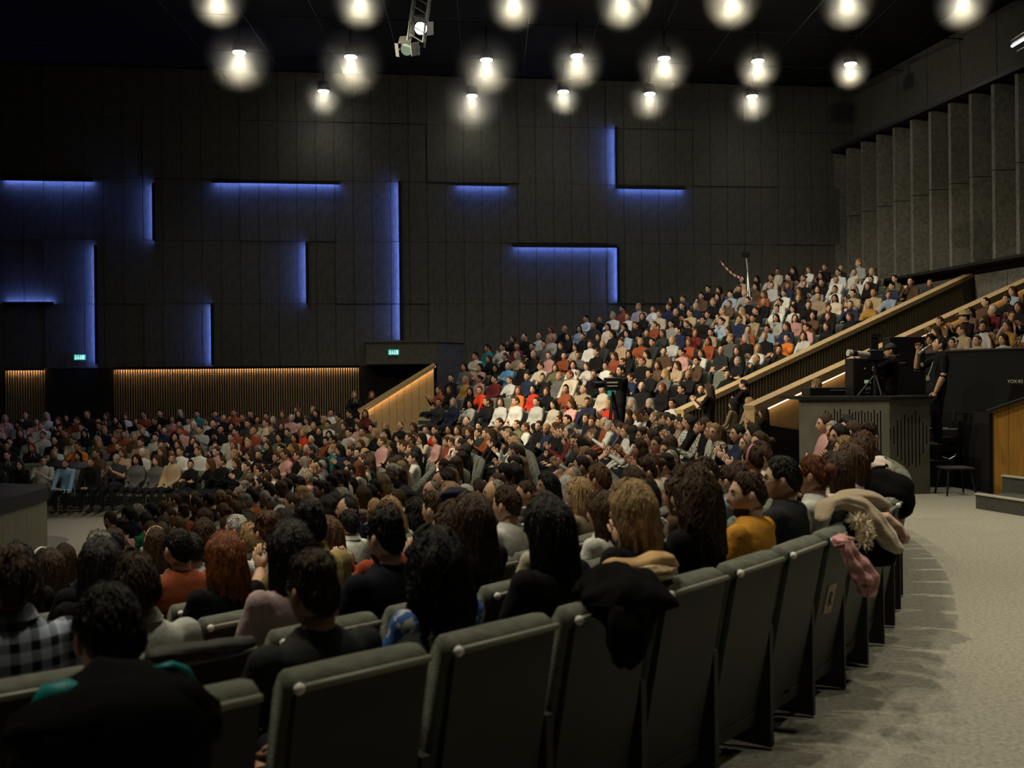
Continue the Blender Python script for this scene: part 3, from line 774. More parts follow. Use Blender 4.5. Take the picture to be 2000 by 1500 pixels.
def hair_mesh(kind, lod, seed=0, locks=0):
    k = (kind, lod, seed, locks)
    if k in HAIR: return HAIR[k]
    S = hair_S(kind if kind not in ('bun', 'ponytail', 'hat') else 'short' if kind != 'bun' else 'bun', seed)
    nu, nv = ((64, 44), (34, 24), (16, 12))[lod]
    m = grid_mesh(S, nu, nv, 0, dense=False)
    if kind == 'bun': m.ell((0, -.105, .045), (.045, .04, .042), 12, 8, 0)
    if kind == 'ponytail':
        m.tube([(0, -.10, .03), (0, -.15, .02), (0, -.165, -.06), (0, -.14, -.18), (0, -.13, -.26)], [.022, .03, .034, .028, .008], 8, 0)
    if locks:
        r = np.random.default_rng(seed+50); hk = kind
        for i in range(locks):
            longk = hk in ('long', 'bob', 'curly')
            u0 = r.uniform(-PI, PI); 
            if longk and abs(u0) < 1.3: v0, v1 = r.uniform(.15, .4), r.uniform(.7, .9)
            elif longk: v0 = r.uniform(.1, 1.6); v1 = PI*r.uniform(.93, .995)
            else:
                hl = float(hairline(np.array(u0), hk)); v0 = r.uniform(.05, max(hl-.25, .1)); v1 = min(v0+r.uniform(.3, .6), hl+.03)
            n = 9 if longk else 4; vv = np.linspace(v0, v1, n); wv_ = r.uniform(-.35, .35); uu = u0+wv_*np.linspace(0, 1, n)+(.05*np.sin(np.linspace(0, 5, n)+r.uniform(0, 6)) if longk else 0)
            if hk == 'curly': uu = uu+.22*np.sin(np.linspace(0, 14, n)+r.uniform(0, 6))
            x, y, z = S(uu, vv); x = np.array(x); y = np.array(y); z = np.array(z)
            lift = r.uniform(-.0015, .002)*np.ones(n); lift[-1] += r.uniform(0, .006) if not longk else r.uniform(-.003, .008)
            rr = np.sqrt(x*x+y*y)+1e-5
            x = x+x/rr*lift; y = y+y/rr*lift; z = z+(lift*.8 if not longk else 0)
            if longk: z = np.concatenate([z[:-1], [z[-1]-r.uniform(0, .03)]])
            ra = (.0036 if longk else .0026)*(1.5 if locks < 150 else 1); m.tube(list(zip(x, y, z)), [ra*.6]+[ra]*(n-2)+[ra*.25], 4, 0, sx=1.7)
    me = m.mesh('hair', [M['hair']], smooth=True); HAIR[k] = (me, m); return HAIR[k]
def beard_mb(lod):
    def S(u, v):
        x, y, z = head_pt(u, v); a = np.abs(u); inn = smooth01((v-D(112))/.25)*smooth01((1.75-a)/.3)*(1-.0*a)
        mouth = np.exp(-((x/.024)**2+((z+.062)/.012)**2)); inn = inn*(1-mouth); g = 1+(.010*inn-.012*(1-inn))/np.sqrt(x*x+y*y+z*z); return x*g, y*g, z*g
    return grid_mesh(S, 30 if lod < 2 else 16, 22 if lod < 2 else 12)
BEARD = beard_mb(1).mesh('beard', [M['hair']], smooth=True)
HBAND = MB().tube([(.088*math.sin(a), -.012+.02*abs(math.sin(a))*0, .128*math.cos(a)*1.08) for a in np.linspace(-1.75, 1.75, 15)], .010, 6, 0, sx=1.6).mesh('headband', [M['headband']], True)
def cap_mesh():
    def S(u, v):
        x, y, z = head_pt(u, v); k = smooth01((D(80)-v)/.1); g = 1+(.022*k-.02*(1-k))/np.sqrt(x*x+y*y+z*z); return x*g, y*g*1.0, z*g
    m = grid_mesh(S, 28, 20, dense=False)
    m.add([(.075*math.sin(a), .085*math.cos(a), .045) for a in np.linspace(-1.1, 1.1, 9)]+[(.085*math.sin(a), .085*math.cos(a)+.075*math.cos(a*1.2), .032) for a in np.linspace(-1.1, 1.1, 9)], [(i, i+1, i+10, i+9) for i in range(8)])
    m.add([(.075*math.sin(a), .085*math.cos(a), .038) for a in np.linspace(-1.1, 1.1, 9)]+[(.085*math.sin(a), .085*math.cos(a)+.075*math.cos(a*1.2), .027) for a in np.linspace(-1.1, 1.1, 9)], [(i+9, i+10, i+1, i) for i in range(8)])
    return m.mesh('cap', [M['headband']], True)
CAPM = cap_mesh()
BRIM = MB().rings([(0, 0, .05, .155, .17), (0, 0, .062, .16, .175), (0, 0, .066, .10, .12), (0, 0, .14, .085, .105), (0, 0, .155, .06, .08)], 20).mesh('hat', [M['headband']], True)
GLASS = MB()
for s in (-1, 1):
    GLASS.tube([(s*.030+.019*math.cos(a), .093, .010+.016*math.sin(a)) for a in np.linspace(0, 2*PI, 13)], .0022, 5, 0)
    GLASS.tube([(s*.05, .09, .014), (s*.078, .03, .014), (s*.082, -.01, .006)], .002, 5, 0)
GLASS.tube([(-.011, .094, .014), (.011, .094, .014)], .002, 5, 0)
GLASSM = GLASS.mesh('glasses', [M['plastic']], True)

COLS = dict(black=((.010, .010, .011), 42), white=((.50, .50, .47), 15), cream=((.48, .42, .33), 7), grey=((.10, .10, .10), 8), lightgrey=((.27, .27, .26), 3), navy=((.018, .025, .055), 6),
    lightblue=((.24, .31, .40), 3.5), blue=((.07, .20, .42), .3), red=((.42, .035, .018), 1.6), rust=((.22, .058, .025), 6), burgundy=((.11, .018, .02), 3), beige=((.33, .25, .16), 6), brown=((.085, .05, .03), 6), mustard=((.36, .20, .05), 1.2),
    pink=((.46, .26, .24), 4), olive=((.10, .095, .05), 3), green=((.015, .12, .06), .6), teal=((.02, .16, .16), .4), orange=((.55, .16, .03), .5), charcoal=((.028, .03, .032), 6))
CN = {'lightgrey': 'light grey', 'lightblue': 'light blue'}
cn_l = list(COLS); cw = np.array([COLS[c][1] for c in cn_l], float); cw /= cw.sum()
HC = dict(black=((.010, .008, .007), 30), brown=((.045, .024, .012), 34), chestnut=((.075, .036, .017), 14), auburn=((.15, .045, .015), 2.5), blonde=((.30, .19, .09), 8), grey=((.25, .235, .20), 4), white=((.5, .47, .42), 2))
hn_l = list(HC); hw = np.array([HC[c][1] for c in hn_l], float); hw /= hw.sum()

# rows of the photograph's recognisable people: (px, py, dict)
OV = [
 (205, 1250, dict(rows=[0], fem=1, hair='short', hc='black', tc=(.006, .006, .007), top='black', lab='person in a black padded jacket with turquoise lining, nearest of all at lower left', coll=0, sc=1.12, hj=-.25, jx=-.06, pose='lap')),
 (628, 1120, dict(rows=[0], fem=0, hair='fade', hc='brown', top='charcoal', lab='person in a dark grey t-shirt before the second seat back from the left', sleeve='skin', hj=-.07, jx=.03)),
 (880, 1110, dict(rows=[0], fem=1, hair='curly', hc='black', tex='floral_blue', lab='person in a blue and white patterned blouse with long dark curls, last row')),
 (1085, 1060, dict(rows=[0], fem=1, hair='long', hc='black', top='black', lab='person in black with straight dark hair, before the seat hung with black coat')),
 (1205, 1030, dict(rows=[0], fem=1, hair='bob', hc='blonde', top='black', lab='person in black with streaked blond bob hair, tan jacket on the seat back', pose='lap')),
 (1315, 1035, dict(rows=[0], fem=1, hair='curly', hc='brown', top='black', lab='person in black with wavy dark brown hair, left of the mustard sweater')),
 (1440, 965, dict(rows=[0], fem=0, hair='crop', hc='brown', beard=1, yaw=35, tc=(.46, .22, .035), top='mustard', lab='bearded person in a mustard sweater in the last row')),
 (1515, 940, dict(rows=[0], fem=0, hair='short', hc='black', top='charcoal', yaw=15, lab='person in a dark t-shirt right of the mustard sweater')),
 (1570, 945, dict(rows=[0], fem=1, hair='bun', hc='auburn', top='white', lab='person in a white blouse with auburn pinned-up hair')),
 (1620, 920, dict(rows=[0], fem=1, hair='long', hc='brown', tc=(.5, .42, .35), top='cream', lab='person with smooth dark brown hair and a pale cream coat over the shoulders')),
 (1650, 900, dict(rows=[0], fem=1, hair='long', hc='chestnut', top='lightgrey', lab='person in pale grey with long light brown hair near the end of the last row')),
 (1675, 870, dict(rows=[0], fem=0, hair='fade', hc='brown', top='black', yaw=45, lab='person in black with a side fade haircut, near the wooden booth')),
 (1655, 850, dict(rows=[0], fem=0, hair='curly', hc='black', top='charcoal', yaw=50, glasses=1, lab='person with curly black hair and glasses looking left, near the grey booth')),
 (1640, 828, dict(rows=[0], fem=0, hair='short', hc='grey', top='black', yaw=45, lab='person with swept grey hair in profile, just below the booth top')),
 (15, 1130, dict(rows=[1], fem=0, hair='short', hc='brown', tex='plaid_blue', coll=1, lab='person in a pale blue and black checked shirt cut by the left edge')),
 (265, 1110, dict(rows=[1], fem=0, hair='quiff', hc='brown', top='white', coll=1, tc=(.50, .51, .47), hj=-.05, jx=-.08, lab='person in a white collared shirt, lower left, seen from behind')),
 (180, 1110, dict(rows=[2], fem=1, hair='long', hc='black', top='black', lab='person in black with long straight black hair, left of the white collared shirt')),
 (40, 1080, dict(rows=[3, 2], fem=1, hair='curly', hc='brown', top='black', lab='person in black with wavy brown hair near the left edge')),
 (545, 1160, dict(rows=[1], fem=1, hair='long', hc='black', top='pink', tc=(.42, .31, .31), lab='person in a pale pink top with straight black hair, behind the dark grey t-shirt')),
 (785, 1040, dict(rows=[1], fem=0, hair='fade', hc='black', top='navy', tc=(.01, .012, .018), lab='person in a dark navy t-shirt with neat short black hair')),
 (925, 1035, dict(rows=[1], fem=1, hair='long', hc='brown', top='black', lab='person in black with long brown hair, beyond the dark curls')),
 (340, 1110, dict(rows=[2], fem=1, hair='bob', hc='auburn', top='black', lab='person with copper bob hair between the white shirt and the olive shirt')),
 (490, 1055, dict(rows=[2], fem=0, hair='fade', hc='black', top='olive', tc=(.27, .21, .085), pose='clap', coll=1, sc=1.07, lab='broad person clapping in an olive tan shirt')),
 (720, 1005, dict(rows=[2], fem=1, hair='short', hc='brown', top='rust', tc=(.30, .06, .03), lab='person in a rust red hooded top, left of the navy t-shirt')),
 (960, 975, dict(rows=[2, 3], fem=0, hair='bald', hc='grey', top='charcoal', yaw=35, lab='bald person in charcoal, left of two close-cropped heads mid picture')),
 (1008, 985, dict(rows=[2, 3], fem=0, hair='crop', hc='brown', tex='stripe_bw', yaw=35, lab='person in a striped dark and pale sweater with a shaved head')),
 (885, 955, dict(rows=[3, 4], fem=0, hair='short', hc='white', tex='plaid_white', coll=1, lab='grey-haired person in a pale checked shirt with a navy scarf')),
 (770, 955, dict(rows=[3, 4], fem=1, hair='curly', hc='blonde', top='cream', lab='person with curly blond hair in cream, mid picture')),
 (815, 945, dict(rows=[4, 5], fem=0, hair='bald', hc='grey', tex='plaid_white', yaw=40, glasses=1, lab='bald person in profile with glasses and a checked collar')),
 (1100, 925, dict(rows=[3, 4], fem=0, hair='bald', hc='grey', top='grey', lab='older balding person in grey behind the clapping rows')),
 (1080, 985, dict(rows=[1, 2], fem=1, hair='long', hc='brown', top='brown', yaw=30, lab='person with smooth brown hair beside the shaved head, in brown')),
 (1130, 960, dict(rows=[2, 3], fem=1, hair='bob', hc='blonde', top='beige', lab='person with short blond hair in beige beyond the streaked bob')),
 (1225, 895, dict(rows=[3, 4, 5], fem=0, hair='short', hc='brown', tex='plaid_red', pose='clap', yaw=50, lab='person in a brown checked shirt clapping with raised hands')),
 (1160, 925, dict(rows=[3, 4], fem=1, hair='long', hc='black', top='black', yaw=45, lab='person in black with long black hair in profile beside the clapping checked shirt')),
 (1360, 960, dict(rows=[0, 1], fem=0, hair='crop', hc='brown', beard=1, top='black', yaw=40, lab='bearded person in a black top just left of the mustard sweater')),
 (1440, 900, dict(rows=[1, 2], fem=1, hair='short', hc='brown', top='brown', hat='band', hatc=(.34, .15, .15), lab='person wearing a wide dusty pink headband')),
 (1525, 855, dict(rows=[1, 2, 3], fem=0, hair='short', hc='brown', top='white', yaw=45, coll=1, lab='person in a white shirt in profile, near the stand foot')),
 (1500, 860, dict(rows=[2, 3], fem=1, hair='long', hc='black', top='white', yaw=40, lab='person with long black hair in white, left of the profile in a white shirt')),
 (1465, 850, dict(rows=[2, 3], fem=0, hair='quiff', hc='brown', top='lightblue', yaw=35, coll=1, lab='person in a light blue shirt bowing the head beside the slatted parapet')),
 (1555, 880, dict(rows=[1, 2], fem=1, hair='short', hc='brown', top='pink', sc=.78, yaw=-95, hat='band', hatc=(.6, .45, .38), lab='child wearing a flowered headband turned towards the camera')),
 (1380, 860, dict(rows=[2, 3, 4], fem=0, hair='bald', hc='grey', top='black', yaw=35, lab='bald person in black in front of the stand foot')),
 (1360, 980, dict(fem=1, rows=[1], hair='long', hc='brown', top='brown', lab='person with brown hair just left of the two dark heads of the last row')),
 (145, 900, dict(fem=0, rows=[9, 8], hair='short', hc='brown', top='lightblue', tc=(.20, .33, .50), pose='lean', lab='person in a light blue sweater leaning over at the stage edge')),
 (100, 905, dict(fem=0, rows=[9, 8], hair='short', hc='brown', top='white', pose='phone', yaw=20, glasses=1, lab='person in a white jacket looking at a phone behind the stage edge')),
 (180, 905, dict(fem=0, rows=[9, 8], hair='crop', hc='brown', top='black', pose='lean', lab='person in black leaning forward in the front row beside the light blue sweater')),
 (232, 905, dict(fem=0, rows=[8, 9], hair='short', hc='grey', top='charcoal', pose='clap', lab='person in dark grey clapping in the front row')),
 (33, 905, dict(fem=1, rows=[9, 8, 7], hair='long', hc='brown', top='black', lab='person with long brown hair in black behind the stage at the left edge')),
 (425, 1000, dict(fem=0, rows=[4, 5], hair='short', hc='white', top='grey', lab='person with grey-white hair beyond the olive shirt')),
 (435, 1035, dict(fem=0, rows=[3, 4], hair='quiff', hc='blonde', top='grey', coll=1, lab='person in a grey jacket with fair swept hair, left of the olive shirt')),
 (110, 1065, dict(fem=1, rows=[5, 6, 4], hair='short', hc='black', top='black', hat='band', hatc=(.5, .48, .44), lab='person with a pearly headband near the stage side')),
 (265, 1025, dict(fem=1, rows=[5, 6, 4], hair='long', hc='brown', top='black', hat='band', hatc=(.5, .36, .28), lab='person with a pale peach headband in the near rows')),
 (665, 950, dict(fem=0, rows=[4, 5], hair='bald', hc='black', top='navy', pose='clap', yaw=20, lab='balding person in navy clapping')),
 (980, 725, dict(fem=0, hair='bald', hc='white', top='blue', tc=(.11, .30, .55), lab='bald person in a bright blue sweater low in the stand')),
 (935, 755, dict(fem=1, hair='short', hc='brown', top='red', tc=(.7, .06, .02))), (953, 755, dict(fem=0, hair='crop', hc='black', top='burgundy', beard=1)),
 (1015, 775, dict(fem=1, hair='long', hc='auburn', top='orange')), (1045, 775, dict(fem=1, hair='long', hc='black', top='red')), (1025, 665, dict(fem=0, hair='bald', hc='black', top='black')),
 (1046, 658, dict(fem=0, hair='bald', hc='white', top='white')), (870, 750, dict(fem=0, hair='short', hc='black', top='black')), (1130, 650, dict(fem=1, hair='long', hc='black', top='lightblue')),
 (855, 850, dict(fem=1, hair='bun', hc='brown', top='red')), (965, 830, dict(fem=0, hair='short', hc='black', top='black', pose='crossed', sleeve='skin')), (1390, 570, dict(fem=0, hair='short', hc='black', top='black')),
 (1165, 720, dict(fem=0, hair='short', hc='black', top='white')), (230, 860, dict(fem=1, hair='short', hc='auburn', tex='stripe_rb', top='rust')), (835, 590, dict()), (1260, 745, dict(hat='cap', hatc=(.01, .01, .01), fem=0, hair='short', hc='black', top='black')),
 (1660, 540, dict(fem=0, hair='crop', hc='brown', top='white')), (1725, 580, dict(fem=0, hair='crop', hc='brown', top='lightblue')), (1647, 555, dict(fem=0, hair='crop', hc='black', top='white')), (1710, 605, dict(fem=1, hair='long', hc='blonde', top='mustard', pose='crossed')),
]
for px, py, d in OV:
    i = near(px, py, d.get('rows'))
    if i is not None: places[i]['ov'] = d
# a few people of the right stand
for px, py, d in [(1855, 668, dict(fem=1, hair='bun', hc='black', top='beige', hat='band', hatc=(.6, .58, .5), lab='person with a white headband at the front of the right stand')),
                  (1890, 635, dict(fem=0, hair='short', hc='black', top='black', hat='hat', hatc=(.28, .19, .08), lab='person in a tan brimmed hat in the right stand')),
                  (1940, 645, dict(fem=0, hair='quiff', hc='black', top='white', lab='person in a white t-shirt with dark fringe in the right stand')),
                  (1910, 668, dict(fem=0, hair='crop', hc='brown', top='beige', lab='person with close-cropped head behind the black parapet of the right stand')),
                  (1935, 600, dict(fem=1, hair='short', hc='white', top='burgundy', lab='white-haired person high in the right stand'))]:
    best, bd = None, 1e9
    for i, p in enumerate(places):
        if p['zone'] == 'right' and 'ov' not in p:
            dd = math.hypot(p['px']-px, p['py']-py)
            if dd < bd: best, bd = i, dd
    if best is not None: places[best]['ov'] = d

poses = ['lap', 'clap', 'crossed', 'chin', 'lean', 'phone']; pwt = {'stalls': [.42, .24, .12, .07, .08, .07], 'stand': [.42, .12, .18, .12, .08, .08], 'right': [.5, .2, .2, .1, 0, 0]}
hk_m = (['short', 'crop', 'fade', 'quiff', 'bald', 'short'], [.3, .2, .15, .15, .1, .1]); hk_f = (['long', 'bob', 'bun', 'ponytail', 'curly', 'short'], [.46, .14, .12, .12, .1, .06])
for p in places:
    q = p.get('ov', {}); p['fem'] = q.get('fem', int(rng.random() < .52)); hk = hk_f if p['fem'] else hk_m
    p['hair'] = q.get('hair', rng.choice(hk[0], p=hk[1])); p['hc'] = q.get('hc', rng.choice(hn_l, p=hw) if p['Z'] > 9 or rng.random() < .25 else rng.choice(['black', 'brown', 'brown', 'chestnut']))
    p['top'] = q.get('top', str(rng.choice(cn_l, p=cw))); p['tc'] = q.get('tc', tuple(np.array(COLS[p['top']][0])*rng.uniform(.75, 1.2)))
    p['tex'] = q.get('tex') or (str(rng.choice(['plaid_white', 'plaid_red', 'stripe_bw', 'floral_bw'])) if rng.random() < .06 and 'ov' not in p else None)
    nearr = p['Z'] < 8
    p['pose'] = q.get('pose', str(rng.choice(poses, p=pwt[p['zone']])) if not nearr else ('clap' if rng.random() < .12 else 'lap'))
    p['yaw'] = q.get('yaw', 0 if nearr and 'ov' in p else int(rng.choice([-30, 0, 0, 30])) if p['zone'] != 'stand' else int(rng.choice([-25, 0, 25])))
    if nearr and 'ov' not in p and p['yaw'] == -30: p['yaw'] = 0
    p['sc'] = q.get('sc', rng.uniform(.97, 1.06)*(.975 if p['fem'] else 1)); p['sleeve'] = q.get('sleeve', 'skin' if rng.random() < .15 else None)
    p['beard'] = q.get('beard', int(not p['fem'] and rng.random() < .35)); p['glasses'] = q.get('glasses', int(rng.random() < .08)); p['hat'] = q.get('hat'); p['coll'] = q.get('coll', int(rng.choice([0, 0, 1])) if not p['fem'] and 'ov' not in p else 0)
    p['jx'] = q.get('jx', rng.uniform(-.05, .05)); p['skin'] = int(rng.choice([0, 0, 1, 2])); p['tw'] = rng.uniform(-.16, .16) if p['Z'] > 8 else 0; p['jy'] = rng.uniform(-.03, .07) if p['Z'] > 8 else 0; p['X'] -= p['jy']*math.sin(p['rot']); p['Z'] += p['jy']*math.cos(p['rot']); p['empty'] = ('ov' not in p and p['Z'] > 9 and rng.random() < .02)
vis = [p for p in places if -25 < p['px'] < 2030]
vis.sort(key=lambda p: (0 if 'lab' in p.get('ov', {}) else 1, p['Z']))
NI = 285
indiv = [p for p in vis if not p['empty']][:NI]; ids = {id(p) for p in indiv}
crowd = [p for p in places if id(p) not in ids and not p['empty']]
print('places', len(places), 'visible', len(vis), 'crowd', len(crowd))
POSEW = dict(lap='hands in lap', clap='clapping', crossed='arms folded', chin='hand at chin', lean='leaning forward', phone='hands raised')
TEXW = dict(plaid_blue='blue checked', plaid_white='pale checked', plaid_red='brown checked', stripe_bw='dark striped', stripe_rb='rust striped', floral_blue='blue patterned', floral_bw='pale patterned')
ORD = ['first', 'second', 'third', 'fourth', 'fifth', 'sixth', 'seventh', 'eighth', 'ninth', 'tenth', 'eleventh', 'twelfth', 'thirteenth', 'fourteenth']
def num(n):
    T = ['zeroth']+ORD+['fifteenth', 'sixteenth', 'seventeenth', 'eighteenth', 'nineteenth']
    if n < 20: return T[n]
    tens = {2: 'twent', 3: 'thirt', 4: 'fort', 5: 'fift', 6: 'sixt', 7: 'sevent', 8: 'eight'}[n//10]
    return tens+'ieth' if n % 10 == 0 else tens+'y-'+T[n % 10]
def ordn(n): return num(n) if n < 20 else '%d%s' % (n, {1: 'st', 2: 'nd', 3: 'rd'}.get(n % 10, 'th'))
def zone_words(p):
    if p['zone'] == 'stalls': return 'seat', (num(p['row']+1)+'-last stalls row' if p['row'] else 'last stalls row')
    if p['zone'] == 'stand': return 'seat', num(p['row']+1)+' raked row'
    return 'seat', num(p['row']+1)+' right-stand row'
cnt = {}
for p in sorted(vis, key=lambda p: p['idx']):
    k = (p['zone'], p['row']); cnt[k] = cnt.get(k, 0)+1; p['num'] = cnt[k]
def add_person(o_mesh, Hm, p, loc, rz, label, group, lod, locks=0, hseed=0):
    o = link('person', o_mesh); o.location = loc; o.rotation_euler = (0, 0, rz); o.scale = (p['sc'],)*3
    o.color = (*p['tc'], 1)
    tag(o, label, 'person', group)
    sl = o.material_slots
    def setm(i, mt): sl[i].link = 'OBJECT'; sl[i].material = mt
    if p['skin']: setm(0, M['skin%d' % p['skin']])
    if p.get('tex'): setm(1, M[p['tex']]); setm(2, M[p['tex']]); setm(8, M[p['tex']])
    if p.get('sleeve') == 'skin': setm(2, M['skin%d' % p['skin']])
    q = p.get('ov', {})
    if 'collc' in q:
        mm = mat('collar_own', q['collc'], .8); setm(8, mm)
    def child(name, me, c=None, extra=None):
        h = bpy.data.objects.new(name, me); col.objects.link(h); h.parent = o; h.matrix_local = Hm @ (extra or Matrix())
        if c: h.color = (*c, 1)
        return h
    hcv = tuple(np.array(HC[p['hc']][0])*random.uniform(.8, 1.2))
    child('hair', hair_mesh(p['hair'], lod, hseed, locks)[0], hcv)
    if p.get('beard'): child('beard', BEARD, tuple(.8*v for v in hcv))
    if p.get('glasses'): child('glasses', GLASSM)
    if p.get('hat') == 'band': child('headband', HBAND, q.get('hatc', (.5, .5, .45)))
    if p.get('hat') == 'cap': child('cap', CAPM, q.get('hatc', (.01, .01, .01)))
    if p.get('hat') == 'hat': child('hat', BRIM, q.get('hatc', (.2, .1, .05)))
    return o
GRP = {'stalls': 'audience seated in the stalls', 'stand': 'audience seated in the raked stand', 'right': 'audience seated in the right stand'}
used = set()
for i, p in enumerate(indiv):
    lod = 0 if p['Z'] < 6.8 else 1
    me, Hm, _ = person_mesh(p['pose'], p['fem'], p['yaw'], lod, collar=p['coll'])
    c, s = math.cos(p['rot']), math.sin(p['rot'])
    q = p.get('ov', {})
    if 'lab' in q: lab = q['lab']
    else:
        what = (TEXW[p['tex']]+' top') if p['tex'] else CN.get(p['top'], p['top'])
        lab = 'person in %s, %s, %s from near end, %s' % (what, POSEW[p['pose']], ordn(p['num']), zone_words(p)[1])
    used.add(lab)
    add_person(me, Hm, p, (p['X']+p['jx']*c, p['Z']+p['jx']*s, p['z']+.0+q.get('hj', 0)), p['rot']+p['tw'], lab, GRP[p['zone']], lod,
               locks=(420 if p['Z'] < 6.8 else 90 if p['Z'] < 10 else 0), hseed=(i % 4 if p['Z'] < 6.8 else i % 2))
# the rest of the crowd: one countless mass
CV, CF, CC, off = [], [], [], 0
lowc = {}
def low_person(pose, fem, yaw):
    k = (pose, fem, yaw)
    if k not in lowc:
        me, Hm, m = person_mesh(pose, fem, yaw, 2)
        V = np.array([tuple(v) for v in m.v]); keep = V[:, 2] > .40
        Fc = [f for f in m.f if all(keep[i] for i in f)]; Ms = [mm for f, mm in zip(m.f, m.m) if all(keep[i] for i in f)]
        lowc[k] = (V, Fc, Ms, Hm)
    return lowc[k]
lowh = {}
SK = [(.50, .30, .20), (.42, .235, .15), (.56, .36, .26)]
allV, allL, allC = [], [], []
for p in crowd:
    V, Fc, Ms, Hm = low_person(p['pose'], p['fem'], p['yaw'])
    if p['hair'] not in lowh:
        hm = hair_mesh(p['hair'], 2)[1]; lowh[p['hair']] = (np.array([tuple(v) for v in hm.v]), hm.f)
    HV, HF = lowh[p['hair']]; Hn = np.array(Hm); HVt = HV @ Hn[:3, :3].T+Hn[:3, 3]
    vv = np.vstack([V, HVt])*p['sc']; c, s = math.cos(p['rot']+p['tw']), math.sin(p['rot']+p['tw'])
    R_ = np.array([[c, -s, 0], [s, c, 0], [0, 0, 1]]); vv = vv @ R_.T+np.array([p['X']+p['jx']*c, p['Z']+p['jx']*s, p['z']])
    sk = SK[p['skin']]; t = p['tc']
    cl = [sk, t, sk if p['sleeve'] else t, (.012, .013, .018), (.01, .01, .01), (.03, .02, .014), (.33, .11, .085), (.45, .42, .38), t]
    hcv = HC[p['hc']][0]
    allV.append(vv); n0 = len(V)
    for f, mm in zip(Fc, Ms): allL.append([i+off for i in f]); allC.append(cl[mm])
    for f in HF: allL.append([i+off+n0 for i in f]); allC.append(hcv)
    off += len(vv)
if allV:
    Vn = np.vstack(allV).astype(np.float32); cntf = np.array([len(f) for f in allL], np.int32); li = np.concatenate([np.array(f, np.int32) for f in allL])
    me = bpy.data.meshes.new('crowd'); me.vertices.add(len(Vn)); me.vertices.foreach_set('co', Vn.ravel())
    me.loops.add(len(li)); me.loops.foreach_set('vertex_index', li); me.polygons.add(len(cntf))
    me.polygons.foreach_set('loop_start', np.concatenate([[0], np.cumsum(cntf)[:-1]]).astype(np.int32)); me.polygons.foreach_set('loop_total', cntf)
    me.polygons.foreach_set('use_smooth', [True]*len(cntf)); me.update(calc_edges=True)
    at = me.color_attributes.new('Col', 'FLOAT_COLOR', 'CORNER')
    cc = np.repeat(np.hstack([np.array(allC, np.float32), np.ones((len(allC), 1), np.float32)]), cntf, axis=0); at.data.foreach_set('color', cc.ravel())
    me.materials.append(M['crowd'])
    tag(link('crowd', me), 'dense mass of seated spectators filling the far rows and the raked stand', 'crowd', kind='stuff')
    print('crowd faces', len(cntf))
for p in places: p['X'] += p['jy']*math.sin(p['rot']); p['Z'] -= p['jy']*math.cos(p['rot'])
# seats ------------------------------------------------------------
srt = sorted([p for p in places], key=lambda p: p['Z'])
fine = [p for p in srt if p['zone'] == 'stalls' and p['Z'] < 13.5][:270]; fid = {id(p) for p in fine}
vsn = {}
for p in sorted(fine, key=lambda p: p['idx']):
    vsn[p['row']] = vsn.get(p['row'], 0)+1
    o = empty('auditorium_seat', (p['X'], p['Z'], p['z']), p['rot'])
    w_ = 'last stalls row' if p['row'] == 0 else num(p['row']+1)+'-last stalls row'
    tag(o, 'grey-green upholstered seat, %s from the near end of the %s' % (ordn(vsn[p['row']]), w_), 'seat', 'upholstered seats in the stalls')
    for k, me in SM.items():
        if k in ('top_trim', 'trim_cap') and (p['row'] > 3 or p['Z'] > 7.8): continue
        link(k, me, o)
    if p['row'] == 0 and p['idx'] == 0: pass
    p['seat'] = o
rest = [p for p in srt if id(p) not in fid]
low = MB()
for k in SL.values(): low.join(k)
LV = np.array([tuple(v) for v in low.v]); big = MB()
for p in rest:
    c, s = math.cos(p['rot']), math.sin(p['rot']); R_ = np.array([[c, -s, 0], [s, c, 0], [0, 0, 1]])
    big.add(LV @ R_.T+np.array([p['X'], p['Z'], p['z']]), low.f, 0)
tag(big.obj('seat_rows', [M['seatfab']]), 'rows of grey seats almost hidden by the far audience', 'seats', kind='stuff')
#PROPS
# ------------------------------------------------------------------ ceiling lamps
lampn = bpy.data.lights.new('lamp_beam_near', 'SPOT'); lampn.energy = 800*HOUSE; lampn.spot_size = math.radians(60); lampn.spot_blend = .7; lampn.shadow_soft_size = .16; lampn.color = (1, .925, .69)
lampf = bpy.data.lights.new('lamp_beam_far', 'SPOT'); lampf.energy = 120*HOUSE; lampf.spot_size = math.radians(120); lampf.spot_blend = .9; lampf.shadow_soft_size = .16; lampf.color = (1, .925, .69)
lampq = bpy.data.lights.new('lamp_beam_dim', 'SPOT'); lampq.energy = 900*HOUSE; lampq.spot_size = math.radians(70); lampq.spot_blend = .8; lampq.shadow_soft_size = .16; lampq.color = (1, .92, .68)
lamp_can = MB().rings([(0, 0, .02, .19, .19), (0, 0, .30, .17, .17), (0, 0, .34, .06, .06), (0, 0, .36, .03, .03), (0, 0, .97, .03, .03)], 16).mesh('can', [M['darkmetal']], True)
lamp_face = MB().rings([(0, 0, 0, .17, .17), (0, 0, .03, .17, .17)], 20).mesh('diffuser', [M['lampface']])
lampd = bpy.data.lights.new('lamp_beam', 'SPOT'); lampd.energy = 260*HOUSE; lampd.spot_size = math.radians(125); lampd.spot_blend = .8; lampd.shadow_soft_size = .16; lampd.color = (1, .925, .69)
LZ = 11.0
def lamp_at(px, py): 
    Z = 25.0
    for _ in range(10): p = P(px, py, Z); Z *= (LZ-EYE)/(p.z-EYE)
    return P(px, py, Z)
LAMPS = [(467, 103, 'far left'), (685, 112, 'second from the left'), (950, 118, 'third from the left'), (1127, 110, 'fourth from the left'), (1297, 115, 'fifth from the left'), (1480, 120, 'sixth from the left'), (1661, 126, 'seventh from the left'), (1988, 136, 'at the right edge')]
